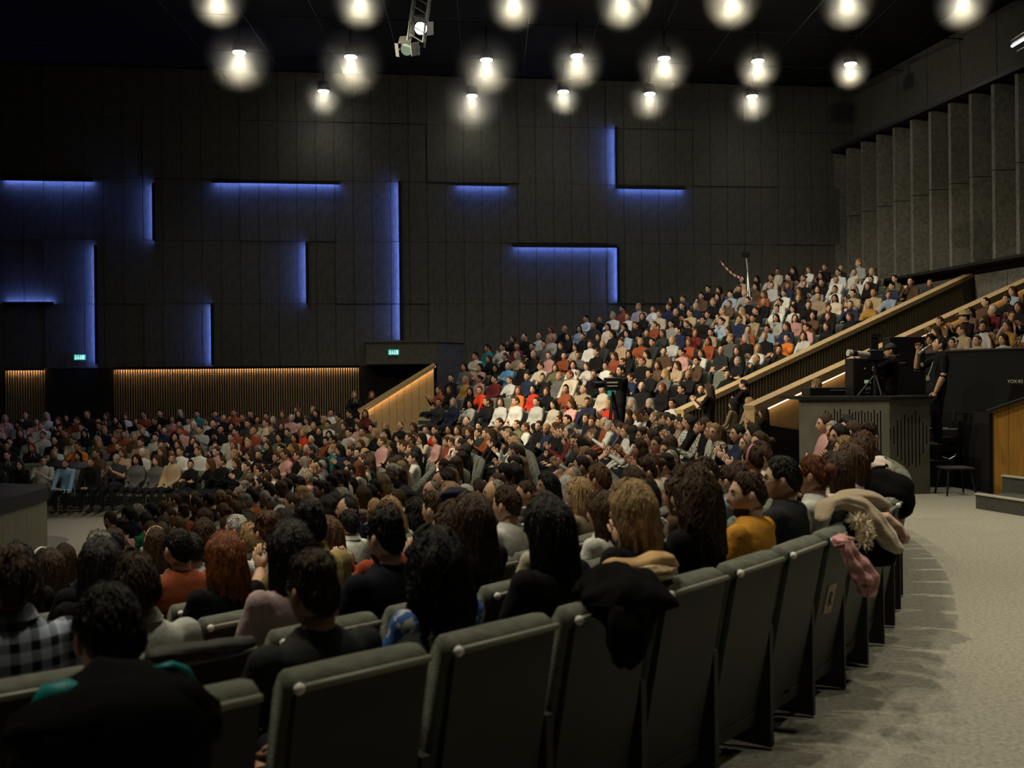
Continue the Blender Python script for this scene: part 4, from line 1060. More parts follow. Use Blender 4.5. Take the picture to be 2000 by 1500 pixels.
LAMPB = [(632, 179), (922, 188), (1100, 180), (1269, 184), (1469, 189)]
LAMPC = [(425, -12), (702, -10), (1003, -8), (1215, -8), (1430, -10), (1655, -9), (1880, -8)]
lampsl = [(p, 'round ceiling downlight in the front visible row, '+t) for *p, t in LAMPS]
lampsl += [(p, 'round ceiling downlight in the row nearest the far wall, %s from the left' % num(i+1)) for i, p in enumerate(LAMPB)]
lampsl += [(p, 'round ceiling downlight cut by the top edge, %s from the left' % num(i+1)) for i, p in enumerate(LAMPC)]
hz = bpy.data.materials.new('halo_mist'); hz.use_nodes = True; nt = hz.node_tree; nt.nodes.clear()
out = nt.nodes.new('ShaderNodeOutputMaterial'); vs2 = nt.nodes.new('ShaderNodeVolumeScatter'); vs2.inputs['Density'].default_value = .16
tcn = nt.nodes.new('ShaderNodeTexCoord'); ln = nt.nodes.new('ShaderNodeVectorMath'); ln.operation = 'LENGTH'; nt.links.new(tcn.outputs['Object'], ln.inputs[0])
mrn = nt.nodes.new('ShaderNodeMapRange'); mrn.interpolation_type = 'SMOOTHSTEP'; mrn.inputs[1].default_value = 1.0; mrn.inputs[2].default_value = .3; mrn.inputs[3].default_value = 0; mrn.inputs[4].default_value = .38
nt.links.new(ln.outputs['Value'], mrn.inputs[0]); nt.links.new(mrn.outputs[0], vs2.inputs['Density'])
vs2.inputs['Color'].default_value = (1, .95, .80, 1); nt.links.new(vs2.outputs[0], out.inputs['Volume'])
puff = MB().ell((0, 0, 0), (1, 1, 1), 24, 16).mesh('halo_mist', [hz], True)  # ball of scatter added round each lamp to shape its halo
glowd = bpy.data.lights.new('halo_light', 'POINT'); glowd.energy = 7*HOUSE; glowd.shadow_soft_size = .10; glowd.color = (1, .95, .80)  # extra point light added under each diffuser to light the halo ball
HALO = {467: 66, 685: 66, 950: 62, 1127: 56, 1297: 56, 1480: 46, 1661: 40, 1988: 30, 632: 42, 922: 66, 1100: 40, 1269: 46, 1469: 44}
def lamp(loc, label, e=1, halo=50):
    o = empty('downlight', loc); 
    tag(o, label, 'lamp', 'round ceiling downlights'); link('can', lamp_can, o); link('diffuser', lamp_face, o)
    l = bpy.data.objects.new('lamp_beam', lampf if e != 1 else lampd); col.objects.link(l); l.parent = o; l.location = (0, 0, -.03)
    g = bpy.data.objects.new('halo_light', glowd); col.objects.link(g); g.parent = o; g.location = (0, 0, -.20)
    h = link('halo_mist', puff, o, (0, 0, -.12)); r = min(1.12*halo*Vector(loc).y/F, 1.15); h.scale = (r, r, r); h['kind'] = 'stuff'
for (px, py), t in lampsl: lamp(lamp_at(px, py), t, .5 if py > 150 else 1, HALO.get(px, 56))
for X, Z, k in ((-4, 19.5, 0), (0, 19.5, 0), (4, 19.5, 0), (8, 19.5, 0), (-4, 14, 0), (0, 14, 0), (4, 14, 0), (8, 14, 1), (7.5, 9.5, 1), (4.8, 9, 1), (6, 5.5, 1), (4.8, 2.6, 1), (0, 9, 2), (-4, 8, 2), (-1, 4.5, 2), (-3, 5, 2)):
    l = bpy.data.objects.new('lamp_beam', (lampd, lampn, lampq)[k]); col.objects.link(l); l.location = (X, Z, LZ)
# spotlights on a truss
tr = empty('lighting_truss', (0, 0, 0)); tag(tr, 'hanging lattice truss carrying two spotlights at the top of the picture', 'truss')
TZ = 21.0
t0, t1 = P(826, -20, TZ), P(812, 88, TZ); m = MB()
for dx in (-.16, .16):
    for dy in (-.16, .16): m.tube([t0+Vector((dx, dy, 0)), t1+Vector((dx, dy, 0))], .022, 6)
m.obj('chord', M['steelpaint'], tr); m = MB()
for i in range(6):
    a = t0.lerp(t1, i/6); b = t0.lerp(t1, (i+1)/6)
    m.tube([a+Vector((-.16, -.16, 0)), b+Vector((.16, -.16, 0))], .012, 5).tube([a+Vector((.16, -.16, 0)), b+Vector((.16, .16, 0))], .012, 5).tube([a+Vector((-.16, .16, 0)), b+Vector((-.16, -.16, 0))], .012, 5)
m.obj('brace', M['steelpaint'], tr)
def spot(c, aim, label, face):
    o = empty('spotlight', c); tag(o, label, 'lamp', 'truss spotlights')
    q = Vector(aim).normalized().to_track_quat('-Z', 'Y').to_matrix().to_4x4(); o.rotation_euler = q.to_euler()
    MB().rings([(0, 0, -.02, .15, .15), (0, 0, .22, .14, .14), (0, 0, .30, .10, .10), (0, 0, .34, .05, .05)], 16).obj('body', M['darkmetal'], o, True)
    MB().rings([(0, 0, -.035, .125, .125), (0, 0, -.015, .125, .125)], 18).obj('lens', face, o)
    m = MB()
    for s in (-1, 1): m.box((s*.19, 0, -.08), (.012, .26, .26), rot=Matrix.Rotation(s*.5, 3, 'Y'))
    m.box((0, .19, -.08), (.26, .012, .26), rot=Matrix.Rotation(-.5, 3, 'X')); m.obj('barn_door', M['silver'], o)
    MB().tube([(-.19, 0, .1), (-.21, 0, .32), (0, 0, .46), (.21, 0, .32), (.19, 0, .1)], .014, 6).obj('yoke', M['steelpaint'], o)
spot(P(822, 55, TZ), (.05, -1, -.42), 'upper brighter spotlight hanging on the truss', M['spotface'])
spot(P(795, 96, TZ), (-.15, -1, -.42), 'lower dimmer spotlight with barn doors under the truss', M['lcd'])
tb = empty('tube_light', (0, 0, 0)); tag(tb, 'pair of slanted white light tubes at the top right edge', 'lamp')
a, b = P(1977, 90, 24), P(2015, 67, 21); MB().tube([a, b], .032, 8).obj('tube', M['tubeface'], tb); 
MB().tube([a+Vector((.12, 0, -.12)), b+Vector((.12, 0, -.12))], .016, 8).obj('reflector', M['steelpaint'], tb)
MB().tube([a+Vector((0, 0, .1)), b+Vector((0, 0, .1))], .05, 6).obj('housing', M['darkmetal'], tb)

# ------------------------------------------------------------------ right side: booth, steps, parapet
BC = P(1737, 781, 16.2); bz = BC.z
def floor_pt(px, py, z=0):
    v = -( -(px-1000)*0 ); u, vv = px-1000, 750-py; c, s = math.cos(ROLL), math.sin(ROLL); vz = -u*s+vv*c; return P(px, py, (z-EYE)*F/vz)
fl = floor_pt(1737, 966); BC.y = fl.y; BC = P(1737, 781, fl.y); bz = BC.z
bl = P(1560, 781, BC.y+1.0); br = P(1815, 781, BC.y+.05)
bo = empty('mixing_booth', (0, 0, 0)); tag(bo, 'grey control booth with carved waveform slots and black top', 'booth')
def slotted(a, b, prefix, seed, n, parent, zmin, zmax, ramp):
    # front board split into vertical staves whose gaps are the carved slots
    r = random.Random(seed); d = Vector((b.x-a.x, b.y-a.y, 0)); L_ = d.length; d.normalize(); nn = Vector((d.y, -d.x, 0))
    m = MB(); w_ = L_/n
    m.prism([a-nn*-.0+Vector((0, 0, -a.z)), b+Vector((0, 0, -b.z)), b-nn*.03+Vector((0, 0, -b.z)), a-nn*.03+Vector((0, 0, -a.z))], (0, 0, bz)) if False else None
    MB().prism([(a.x-nn.x*.06, a.y-nn.y*.06, 0), (b.x-nn.x*.06, b.y-nn.y*.06, 0), (b.x-nn.x*.10, b.y-nn.y*.10, 0), (a.x-nn.x*.10, a.y-nn.y*.10, 0)], (0, 0, bz)).obj('lining', M['black'], parent)
    bd = MB()
    for i in range(n):
        p0 = a+d*(i*w_); p1 = a+d*((i+1)*w_); g = d*(w_*.40)
        z0, z1 = ramp(i/n, r)
        q0 = Vector((p0.x, p0.y, 0)); q1 = Vector((p1.x, p1.y, 0))
        def pr(u, v, za, zb_): bd.prism([(u.x, u.y, za), (v.x, v.y, za), (v.x-nn.x*.05, v.y-nn.y*.05, za), (u.x-nn.x*.05, u.y-nn.y*.05, za)], (0, 0, zb_-za))
        pr(q0+g, q1, 0, bz)
        pr(q0, q0+g, 0, z0); pr(q0, q0+g, z1, bz)
    bd.obj('front_board', M['boothgrey'], parent)
slotted(bl, BC, 'l', 1, 30, bo, 0, 1, lambda t, r: (1.30-r.uniform(.25, .95), 1.30-r.uniform(0, .1)) if t > .25 and t < .93 else (1.2, 1.2))
slotted(BC, br, 'r', 2, 11, bo, 0, 1, lambda t, r: (.85-.55*math.sin(t*3.1)*r.uniform(.5, 1), 1.0+.3*math.sin(t*3.1)*r.uniform(.5, 1)))
ctr = Vector((0, 0, 0))
MB().prism([(bl.x-.05, bl.y-.05, bz), (BC.x, BC.y-.06, bz), (br.x+.1, br.y-.05, bz), (br.x+.1, br.y+1.4, bz), (bl.x, bl.y+1.2, bz)], (0, 0, .05)).obj('top', M['black'], bo)
MB().prism([(BC.x+.3, BC.y+.6, 0), (br.x+.02, br.y+.1, 0), (br.x+.02, br.y+1.3, 0), (BC.x+.3, BC.y+1.3, 0)], (0, 0, bz)).obj('side', M['black'], bo)
# black riser and parapet behind it
rz_ = .72
tag(MB().box((8.6, 18.3, rz_/2), (4.0, 2.2, rz_)).obj('riser', M['black']), 'low black riser the crew stands on', 'riser')
fp0 = hs*(15.7+.6*(13.4-9.0))+vs_*13.4; fp1 = hs*15.6+vs_*8.9; fp2 = hs*15.2+vs_*7.2
pz0 = P(1790, 705, fp0.y).z if False else 2.2
par = empty('parapet_fascia', (0, 0, 0)); tag(par, 'matt black front parapet of the right stand', 'parapet')
fa, fb, fc = P(1700, 704, 20.7), P(1850, 686, 19.4), P(2040, 679, 17.8)
for a, b in ((fa, fb), (fb, fc)):
    MB().prism([(a.x, a.y, -.1), (b.x, b.y, -.1), b, a], (.05, .1, 0)).obj('panel', M['black'], par)
MB().tube([fa, fb, fc], .03, 6).obj('coping', M['darkmetal'], par)
# seats platform of the right stand
pl = tag(empty('floor_right_stand', (0, 0, 0)), kind='structure')
for wv, z, v0, v1 in RSR:
    pts = []
    for (ww, v) in ((wv-.5, v1), (wv-.5, v0), (wv+.38, v0), (wv+.38, v1)): q = hs*ww+vs_*v; pts.append((q.x, q.y, .0))
    MB().prism(pts, (0, 0, z)).obj('tier', M['stepgrey'], pl)
# orange wood side of the near right stairs
wo = empty('wood_parapet', (0, 0, 0)); tag(wo, 'orange-brown boarded parapet rising at the right edge', 'parapet')
w0 = floor_pt(1934, 964); w1 = Vector((w0.x+2.2, w0.y-.9, 0)); h0 = P(1934, 805, w0.y).z; h1 = P(2001, 783, w0.y-.25).z
sl_ = (h1-h0)/max(.01, P(2001, 783, w0.y-.25).x-w0.x); 
for i in range(9):
    a = w0.lerp(w1, i/9); b = w0.lerp(w1, (i+1)/9-.002)
    MB().prism([(a.x, a.y, 0), (b.x, b.y, 0), (b.x, b.y, h0+sl_*(b.x-w0.x)), (a.x, a.y, h0+sl_*(a.x-w0.x))], (.03, .10, 0)).obj('plank', M['woodorange'], wo)
MB().prism([(w0.x-.02, w0.y-.03, 0), (w0.x+.03, w0.y-.03, 0), (w0.x+.03, w0.y+2.4, 0), (w0.x-.02, w0.y+2.4, 0)], (0, 0, h0-.02)).obj('edge', M['black'], wo)
MB().prism([(w0.x-.03, w0.y-.05, h0), (w1.x, w1.y-.05, h0+sl_*(w1.x-w0.x)), (w1.x, w1.y-.05, h0+sl_*(w1.x-w0.x)+.03), (w0.x-.03, w0.y-.05, h0+.03)], (.03, .18, 0)).obj('coping', M['black'], wo)
# steps
stp = empty('steps', (0, 0, 0)); tag(stp, 'two grey carpeted steps with pale nosings at the right edge', 'steps')
f0 = floor_pt(1906, 993); f1 = floor_pt(2004, 1009); hstep = P(1906, 963, f0.y).z
dd = Vector((f1.x-f0.x, f1.y-f0.y, 0)).normalized(); bk_ = Vector((-dd.y, dd.x, 0))
for i in range(2):
    a = Vector((f0.x, f0.y, 0))+bk_*(.60*i)-dd*(.20*i); b = a+dd*3
    a.z = b.z = 0
    MB().prism([a, b, b+bk_*1.6, a+bk_*1.6], (0, 0, hstep*(i+1)-.02)).obj('step', M['stepgrey'], stp)
    z = hstep*(i+1)-.02
    MB().prism([a-bk_*.02+Vector((0, 0, z)), b-bk_*.02+Vector((0, 0, z)), b+bk_*.05+Vector((0, 0, z)), a+bk_*.05+Vector((0, 0, z))], (0, 0, .022)).obj('nosing', M['nosing'], stp)
# dark table, rack, stool, leaning in the recess
def leggy(name, label, cat, c, w_, d_, h_, top='black', leg='darkmetal', splay=.06):
    o = empty(name, c); tag(o, label, cat)
    bevel(MB().box((0, 0, h_), (w_, d_, .03)).obj('top', M[top], o), .008, 1)
    for sx in (-1, 1):
        for sy in (-1, 1): MB().tube([(sx*(w_/2-.05), sy*(d_/2-.05), h_-.01), (sx*(w_/2-.05+splay), sy*(d_/2-.05+splay), 0)], [.022, .014], 8).obj('leg', M[leg], o)
    return o
sp = floor_pt(1868, 968); leggy('side_table', 'black splayed-leg table standing in the dark recess beside the booth', 'table', (sp.x+.05, sp.y+.15, 0), .42, .42, P(1868, 915, sp.y).z, 'stagetop')
tp = floor_pt(1850, 960); o = empty('equipment_case', (7.15, 16.9, 0)); tag(o, 'low black case under the open equipment rack', 'case')
bevel(MB().box((0, 0, .21), (.78, .5, .42)).obj('body', M['black'], o), .01, 1); MB().box((0, -.005, .425), (.78, .5, .012)).obj('lid', M['stagetop'], o)
o = empty('equipment_rack', (7.1, 16.9, .432)); tag(o, 'open rack with pale metal frame beside the booth', 'rack')
zr = P(1845, 838, 16.7).z-.432; m = MB().box((.18, -.2, zr/2), (.02, .02, zr)).box((0, -.2, zr), (.38, .02, .02)).box((.18, .2, zr/2), (.02, .02, zr)).box((0, .2, zr), (.38, .02, .02)).box((-.18, .2, zr/2), (.02, .02, zr)); m.obj('frame', M['steelpaint'], o)
for i in range(3): MB().box((0, 0, .05+i*.14), (.34, .38, .09)).obj('unit', M['plastic'], o)
m = MB().tube([(-.1, -.21, .06), (0, -.24, .02), (.1, -.22, .07), (.14, -.21, .12)], .008, 5); m.obj('cable', M['silver'], o)
lg = empty('equipment_trunk', P(1985, 742, 15.2)); lg.location = P(1990, 742, 15.9); lg.location.z = 1.7
# white lettering on the black parapet
def text(name, s, loc, size, mt, rot, parent=None, ext=.002):
    cu = bpy.data.curves.new(name, 'FONT'); cu.body = s; cu.size = size; cu.extrude = ext; cu.align_x = 'LEFT'; cu.materials.append(mt)
    t_ = bpy.data.objects.new('t', cu); col.objects.link(t_); bpy.context.view_layer.update()
    me = bpy.data.meshes.new_from_object(t_.evaluated_get(bpy.context.evaluated_depsgraph_get())); bpy.data.objects.remove(t_)
    o = bpy.data.objects.new(name, me); col.objects.link(o); o.location = loc; o.rotation_euler = rot; o.parent = parent; return o
bpy.data.objects.remove(lg)
tdir = (fc-fb); ang = math.atan2(tdir.y, tdir.x)
tloc = fb.lerp(fc, .62); n2 = Vector((tdir.y, -tdir.x, 0)).normalized(); n2 = n2 if n2.y < 0 else -n2
zz = None
for q in np.linspace(0, 1, 300):
    c_ = fb.lerp(fc, q)
    if pix((c_.x, c_.y, 1.9))[0] > 1968: zz = c_; break
lz = P(1968, 746, zz.y).z
text('lettering', 'YOX\u00b7R5', (zz.x+n2.x*.02, zz.y+n2.y*.02, lz-.02), .085, M['lenswhite'], (PI/2, 0, ang), par)

# ------------------------------------------------------------------ standing people and crew
def standing(px, py, Z, z0, rz, label, d, pose='lap', custom=None, key=None, lod=1, yaw=0, pitch=0):
    p = dict(fem=d.get('fem', 0), hair=d.get('hair', 'short'), hc=d.get('hc', 'brown'), top='black', tc=d.get('tc', (.01, .01, .011)), tex=None, sc=d.get('sc', 1.0), sleeve=d.get('sleeve'), beard=d.get('beard', 0), glasses=d.get('glasses', 0), hat=d.get('hat'), skin=d.get('skin', 0), ov=d, coll=d.get('coll', 0))
    me, Hm, _ = person_mesh(pose, p['fem'], yaw, lod, True, custom, key, pitch, collar=p['coll'])
    h = P(px, py, Z)
    hz_ = Hm.translation
    c, s = math.cos(rz), math.sin(rz); ox, oy = hz_.x*c-hz_.y*s, hz_.x*s+hz_.y*c
    z0 = h.z-hz_.z*p['sc'] if z0 is None else z0
    return add_person(me, Hm, p, (h.x-ox*p['sc'], h.y-oy*p['sc'], z0), rz, label, 'people standing', lod, locks=60)
fz = lambda X, Z: floor_low(X, Z)
st_l = [
 (1385, 762, 22.2, 0, .95, 'person in black with long brown hair standing and clapping at the foot of the parapet', dict(fem=1, hair='long', hc='brown', sleeve='skin'), 'clap'),
 (1452, 752, 23.2, 0, 1.0, 'person in a black jacket standing in the passage by the slatted parapet', dict(hair='crop', hc='black'), 'crossed'),
 (1432, 790, 21.2, 0, .9, 'person in an olive coat and black scarf seated low near the passage', dict(fem=1, hair='long', hc='black', tc=(.17, .14, .085), sc=.93), 'lap'),
 (1463, 788, 21.6, 0, .8, 'person in a tan coat with fair hair near the passage', dict(fem=1, hair='bob', hc='blonde', tc=(.26, .19, .11), sc=.93), 'lap'),
 (1491, 806, 20.3, 0, 1.1, 'person with long hair standing before the glowing wood wall', dict(fem=1, hair='long', hc='brown', sc=.9), 'clap'),
 (692, 772, 32.2, None, -2.9, 'person in dark clothes standing with folded hands beside the black passage', dict(fem=1, hair='short', hc='blonde'), 'clap'),
 (726, 772, 32.4, None, -2.9, 'person with reddish hair standing inside the black passage', dict(fem=1, hair='long', hc='auburn'), 'lap'),
 (1595, 752, 18.9, 0, .75, 'person with glasses in a black suit standing left of the booth', dict(hair='crop', hc='blonde', glasses=1, coll=1), 'crossed'),
]
for px, py, Z, z0, rz, lab, d, pose in st_l:
    q = P(px, py, Z); h_std = 1.59*d.get('sc', 1)
    if z0 == 0: z0 = min(q.z-h_std, 0) if abs(q.z-h_std) < .35 else q.z-h_std; z0 = q.z-h_std
    standing(px, py, Z, z0, rz, lab, d, pose)
drink = dict(e=(.20, .26, .80), w=(.03, .26, 1.10), h=((-.1, .1, 1), (-1, .2, .2)), curl=.5, el=(-.27, -.05, .70), wl=(-.22, .06, .44), hl=((0, .3, -1), (1, 0, 0)))
DR = (1835, 674, 16.3); 
dro = standing(*DR, None, 1.35, 'person in a black t-shirt on the riser drinking from a clear bottle', dict(hair='quiff', hc='black', sleeve='skin', sc=1.03), 'lap', drink, 'drink', 0, 0, .35)
camp = dict(e=(.16, .22, .86), w=(.10, .46, 1.05), h=((-.2, .9, .3), (0, -.2, 1)), curl=.3, el=(-.22, .20, .86), wl=(-.12, .20, 1.02), hl=((.5, .8, .2), (0, 0, -1)))
cmo = standing(1740, 686, 17.0, None, 1.15, 'person in black with a cap aiming a long-lens camera leftwards', dict(hair='short', hc='black', hat='cap', sleeve='skin', sc=1.0), 'lap', camp, 'camop', 1, 0, 0)
# bottle in the hand
bt = empty('water_bottle', (0, 0, 0)); tag(bt, 'clear plastic bottle held to the mouth of the person in the black t-shirt', 'bottle')
a, b = P(1796, 690, 16.1), P(1819, 672, 16.1); dv = (b-a).normalized()
MB().tube([a-dv*.02, a, a+dv*.13, a+dv*.17, a+dv*.2], [.022, .026, .026, .013, .011], 14).obj('body', M['glassy'], bt, True)
MB().tube([a+dv*.195, a+dv*.22], [.016, .016], 10).obj('neck_ring', M['lenswhite'], bt)
# lanyard
ly = empty('lanyard', (0, 0, 0)); tag(ly, 'thin pale lanyard with a badge on the black t-shirt of the drinking person', 'lanyard')
a, b = P(1822, 707, 16.08), P(1812, 735, 16.05); MB().tube([a, a.lerp(b, .5)+Vector((0, -.02, 0)), b], .005, 5).obj('strap', M['lenswhite'], ly)
MB().box(b+Vector((0, 0, -.03)), (.05, .008, .07)).obj('badge', M['lenswhite'], ly)
# long-lens camera
vc = empty('video_camera', (0, 0, 0)); tag(vc, 'broadcast camera with a long ringed lens on the booth', 'camera')
a, b = P(1656, 689, 16.6), P(1700, 693, 16.7); dv = (b-a)
for i in range(5):
    q0, q1 = a+dv*(i/5), a+dv*((i+.86)/5); MB().tube([q0, q1], .055-.004*i if i % 2 == 0 else .048, 16).obj('lens_ring', M['lenswhite'] if i % 2 == 0 or i == 3 else M['plastic'], vc)
c_ = b+dv.normalized()*.09; bevel(MB().box(c_, (.22, .14, .17)).obj('body', M['plastic'], vc), .01, 1)
MB().box(c_+Vector((-.02, 0, .19)), (.12, .08, .20)).box(c_+Vector((0, 0, .32)), (.16, .10, .05)).obj('viewfinder', M['plastic'], vc)
MB().tube([c_+Vector((.1, 0, -.05)), c_+Vector((.4, 0, .0))], .012, 6).obj('pan_bar', M['plastic'], vc)
ht = bz+.05
MB().tube([(c_.x, c_.y, c_.z-.08), (c_.x, c_.y, ht)], .035, 10).obj('column', M['plastic'], vc)
for k in range(3): MB().tube([(c_.x, c_.y, ht+.35), (c_.x+.28*math.cos(k*2.1+.5), c_.y+.28*math.sin(k*2.1+.5), ht+.0)], .018, 8).obj('leg', M['plastic'], vc)
# monitors, consoles, small gear on the booth
def gear(name, label, px, py, Z, d, mt='plastic', parts=()):
    q = P(px, py, Z); o = empty(name, (q.x, q.y, ht+d[2]/2)); tag(o, label, name.split('_')[-1] if name != 'mixing_console' else 'console')
    bevel(MB().box((0, 0, 0), d).obj('body', M[mt], o), .01, 1)
    for nm, c0, dd_, m2 in parts: MB().box(c0, dd_).obj(nm, M[m2], o)
    return o
gear('equipment_box', 'tall black equipment stack behind the camera on the booth', 1700, 740, 17.1, (.72, .4, .62), parts=(('display', (-.12, -.205, -.08), (.10, .012, .055), 'lcd'), ('display', (-.12, -.205, -.19), (.10, .012, .05), 'silver'), ('label_strip', (-.12, -.205, -.26), (.07, .012, .02), 'silver'), ('button', (.12, -.205, .08), (.02, .012, .02), 'lenswhite'), ('button', (.12, -.205, -.02), (.02, .012, .02), 'silver'), ('button', (-.16, -.205, .14), (.02, .012, .02), 'lenswhite')))
gear('monitor_hood', 'large black hooded monitor behind the crew on the booth', 1765, 690, 17.9, (.62, .35, 1.0), parts=(('label_strip', (-.1, -.18, .05), (.12, .012, .02), 'silver'), ('label_strip', (-.22, -.18, .0), (.06, .012, .02), 'silver')))
gear('mixing_console', 'low black console on the left part of the booth top', 1630, 770, 17.6, (1.0, .5, .14), parts=(('fader_row', (.1, -.256, .02), (.5, .012, .02), 'silver'),))
# camera on tripod among the audience
bc = empty('broadcast_camera', (0, 0, 0)); tag(bc, 'black broadcast camera on a tripod standing in the middle of the audience', 'camera')
Q = P(1197, 750, 20.6); zf_ = fz(Q.x, Q.y)
bevel(MB().box(Q, (.34, .42, .26)).obj('body', M['plastic'], bc), .02, 1); MB().tube([Q+Vector((-.15, -.1, 0)), Q+Vector((-.42, -.28, -.02))], [.06, .07], 12).obj('lens', M['plastic'], bc)
MB().box(Q+Vector((-.03, -.215, .03)), (.22, .02, .03)).box(Q+Vector((-.03, -.215, -.04)), (.2, .02, .02)).obj('cable_set', M['lenswhite'], bc)
for k in range(3): MB().tube([Q+Vector((0, 0, -.15)), (Q.x+.4*math.cos(k*2.1), Q.y+.4*math.sin(k*2.1), zf_)], .025, 8).obj('leg', M['plastic'], bc)
standing(1213, 725, 21.4, None, 1.9, 'camera operator in dark clothes behind the tripod camera in the audience', dict(hair='short', hc='black'), 'lap', camp, 'camop', 1)
# tripod and barrier tape above the stand
tz2 = 33.0; tpd = empty('tripod', (0, 0, 0)); tag(tpd, 'slim light stand rising behind the top rows of the stand', 'tripod')
a, b = P(1457, 498, tz2), P(1460, 527, tz2); zt3 = P(1460, 560, tz2).z
MB().tube([a, b], .022, 6).obj('pole', M['steelpaint'], tpd); MB().box(a, (.22, .12, .16)).obj('head', M['plastic'], tpd)
for dx, mt in ((-.14, 'darkmetal'), (.0, 'silver'), (.12, 'silver')): MB().tube([b, (b.x+dx, b.y, P(1460, 549, tz2).z-1.2)], .018, 6).obj('leg', M[mt], tpd)
tp_ = empty('barrier_tape', (0, 0, 0)); tag(tp_, 'red and white barrier tape slanting down to the light stand', 'tape')
a, b = P(1406, 511, 33.2), P(1452, 546, 33.0)
for i in range(12):
    q0, q1 = a.lerp(b, i/12), a.lerp(b, (i+1)/12); sg3 = Vector((0, 0, -.12*math.sin(PI*(i+.5)/12)))
    MB().prism([q0+sg3, q1+sg3, q1+sg3+Vector((0, 0, .07)), q0+sg3+Vector((0, 0, .07))], (0, .004, 0)).obj('stripe', M['tape'] if i % 2 else M['tapered'], tp_)

# ------------------------------------------------------------------ coats over the seat backs
def cloth_lump(name, label, pts, mt, cat='coat', nfold=5, amp=.12, seed=1, flat=.5, n=28):
    """a folded garment: fat wrinkled tube along pts [(x,y,z,r)]"""
    r = random.Random(seed); P_ = []
    for i in range(len(pts)-1):
        for q in range(7): t = q/7; P_.append([pts[i][j]*(1-t)+pts[i+1][j]*t for j in range(4)])
    P_.append(list(pts[-1])); P_ = np.array(P_)
    for _ in range(3): P_[1:-1] = (P_[:-2]+2*P_[1:-1]+P_[2:])/4
    vs, fs = [], []; ph = [r.uniform(0, 6) for _ in range(4)]; K = len(P_)
    for i in range(K):
        c = Vector(P_[i][:3]); t = (Vector(P_[min(i+1, K-1)][:3])-Vector(P_[max(i-1, 0)][:3])).normalized()
        up_ = Vector((0, 0, 1)) if abs(t.z) < .85 else Vector((1, 0, 0)); e1 = t.cross(up_).normalized(); e2 = t.cross(e1)
        R1 = P_[i][3]*(1 if 0 < i < K-1 else .35)
        for j in range(n):
            a = 2*PI*j/n; w_ = 1+amp*math.sin(nfold*a+ph[0]+i*.12)+amp*.6*math.sin((nfold+4)*a+ph[1]-i*.3)+amp*.5*math.sin(i*.9+ph[2]+a)
            vs.append(c+e1*math.cos(a)*R1*w_+e2*math.sin(a)*R1*w_*flat)
    for i in range(K-1):
        for j in range(n): fs.append((i*n+j, i*n+(j+1) % n, (i+1)*n+(j+1) % n, (i+1)*n+j))
    fs += [tuple(range(n-1, -1, -1)), tuple(range((K-1)*n, K*n))]
    m = MB().add(vs, fs); o = m.obj(name, [mt], None, True); tag(o, label, cat); return o
def fur_strip(o, pts, mt, rad=.03, n=220, ln=.035, seed=3, name='fur_trim'):
    r = random.Random(seed); m = MB(); m.tube(pts, rad, 8)
    for _ in range(n):
        q = r.random()*(len(pts)-1); i = int(q); c = Vector(pts[i]).lerp(Vector(pts[min(i+1, len(pts)-1)]), q-i)
        d = Vector((r.gauss(0, 1), r.gauss(0, 1), r.gauss(0, 1))).normalized(); m.tube([c+d*rad*.8, c+d*(rad+ln)], [.005, .001], 3)
    f = m.obj(name, mt, o); f.parent = o; return f
def PP(px, py, Z, r): p = P(px, py, Z); return (p.x, p.y, p.z, r)
cloth_lump('black_coat', 'black coat slung over the seat back below the streaked bob', [PP(1160, 1150, 3.85, .10), PP(1205, 1140, 3.72, .13), PP(1232, 1180, 3.58, .15), PP(1225, 1240, 3.55, .13), PP(1215, 1285, 3.6, .06)], M['blackcoat'], seed=4, flat=.62)
c1 = cloth_lump('tan_jacket', 'tan jacket sleeve folded along the seat back below the streaked bob', [PP(1168, 1118, 4.05, .030), PP(1195, 1102, 4.06, .045), PP(1240, 1106, 4.08, .048), PP(1280, 1094, 4.12, .062), PP(1305, 1095, 4.16, .055), PP(1322, 1110, 4.16, .028)], M['tan'], 'jacket', seed=7, amp=.05, flat=.6)
cloth_lump('knitted_cardigan', 'beige knitted garment bunched under the tan jacket', [PP(1232, 1128, 4.0, .03), PP(1255, 1120, 4.02, .05), PP(1290, 1117, 4.08, .05), PP(1312, 1112, 4.14, .035)], M['beigeknit'], 'cardigan', nfold=7, seed=9, flat=.6)
cloth_lump('camel_coat', 'camel wool coat draped over the end seats of the last row', [PP(1604, 1020, 5.6, .03), PP(1612, 988, 5.7, .06), PP(1640, 978, 5.75, .07), PP(1680, 988, 5.8, .085), PP(1712, 1022, 5.8, .10), PP(1738, 1058, 5.8, .09), PP(1758, 1078, 5.8, .05)], M['camel'], nfold=3, amp=.10, seed=12, flat=.55)
cloth_lump('wool_collar', 'folded collar of pale brown wool lying over the camel coat', [PP(1615, 985, 5.9, .04), PP(1650, 968, 5.9, .07), PP(1690, 968, 5.95, .085), PP(1724, 985, 6.0, .07), PP(1730, 1000, 6.0, .04)], M['camel'], 'coat', nfold=2, amp=.06, seed=2, flat=.5)
cloth_lump('dark_lining', 'dark coat bundle hanging beneath the camel coat', [PP(1640, 1010, 6.0, .10), PP(1680, 1030, 6.05, .17), PP(1715, 1070, 6.0, .16), PP(1722, 1105, 6.0, .08)], M['blackcoat'], seed=21, flat=.8)
o = cloth_lump('black_hood', 'black hooded coat bulging into the aisle behind the camel coat', [PP(1698, 955, 7.3, .08), PP(1715, 950, 7.2, .17), PP(1745, 966, 7.15, .20), PP(1758, 985, 7.15, .12), PP(1750, 1010, 7.1, .05)], M['blackcoat'], seed=31, amp=.05, flat=.8)
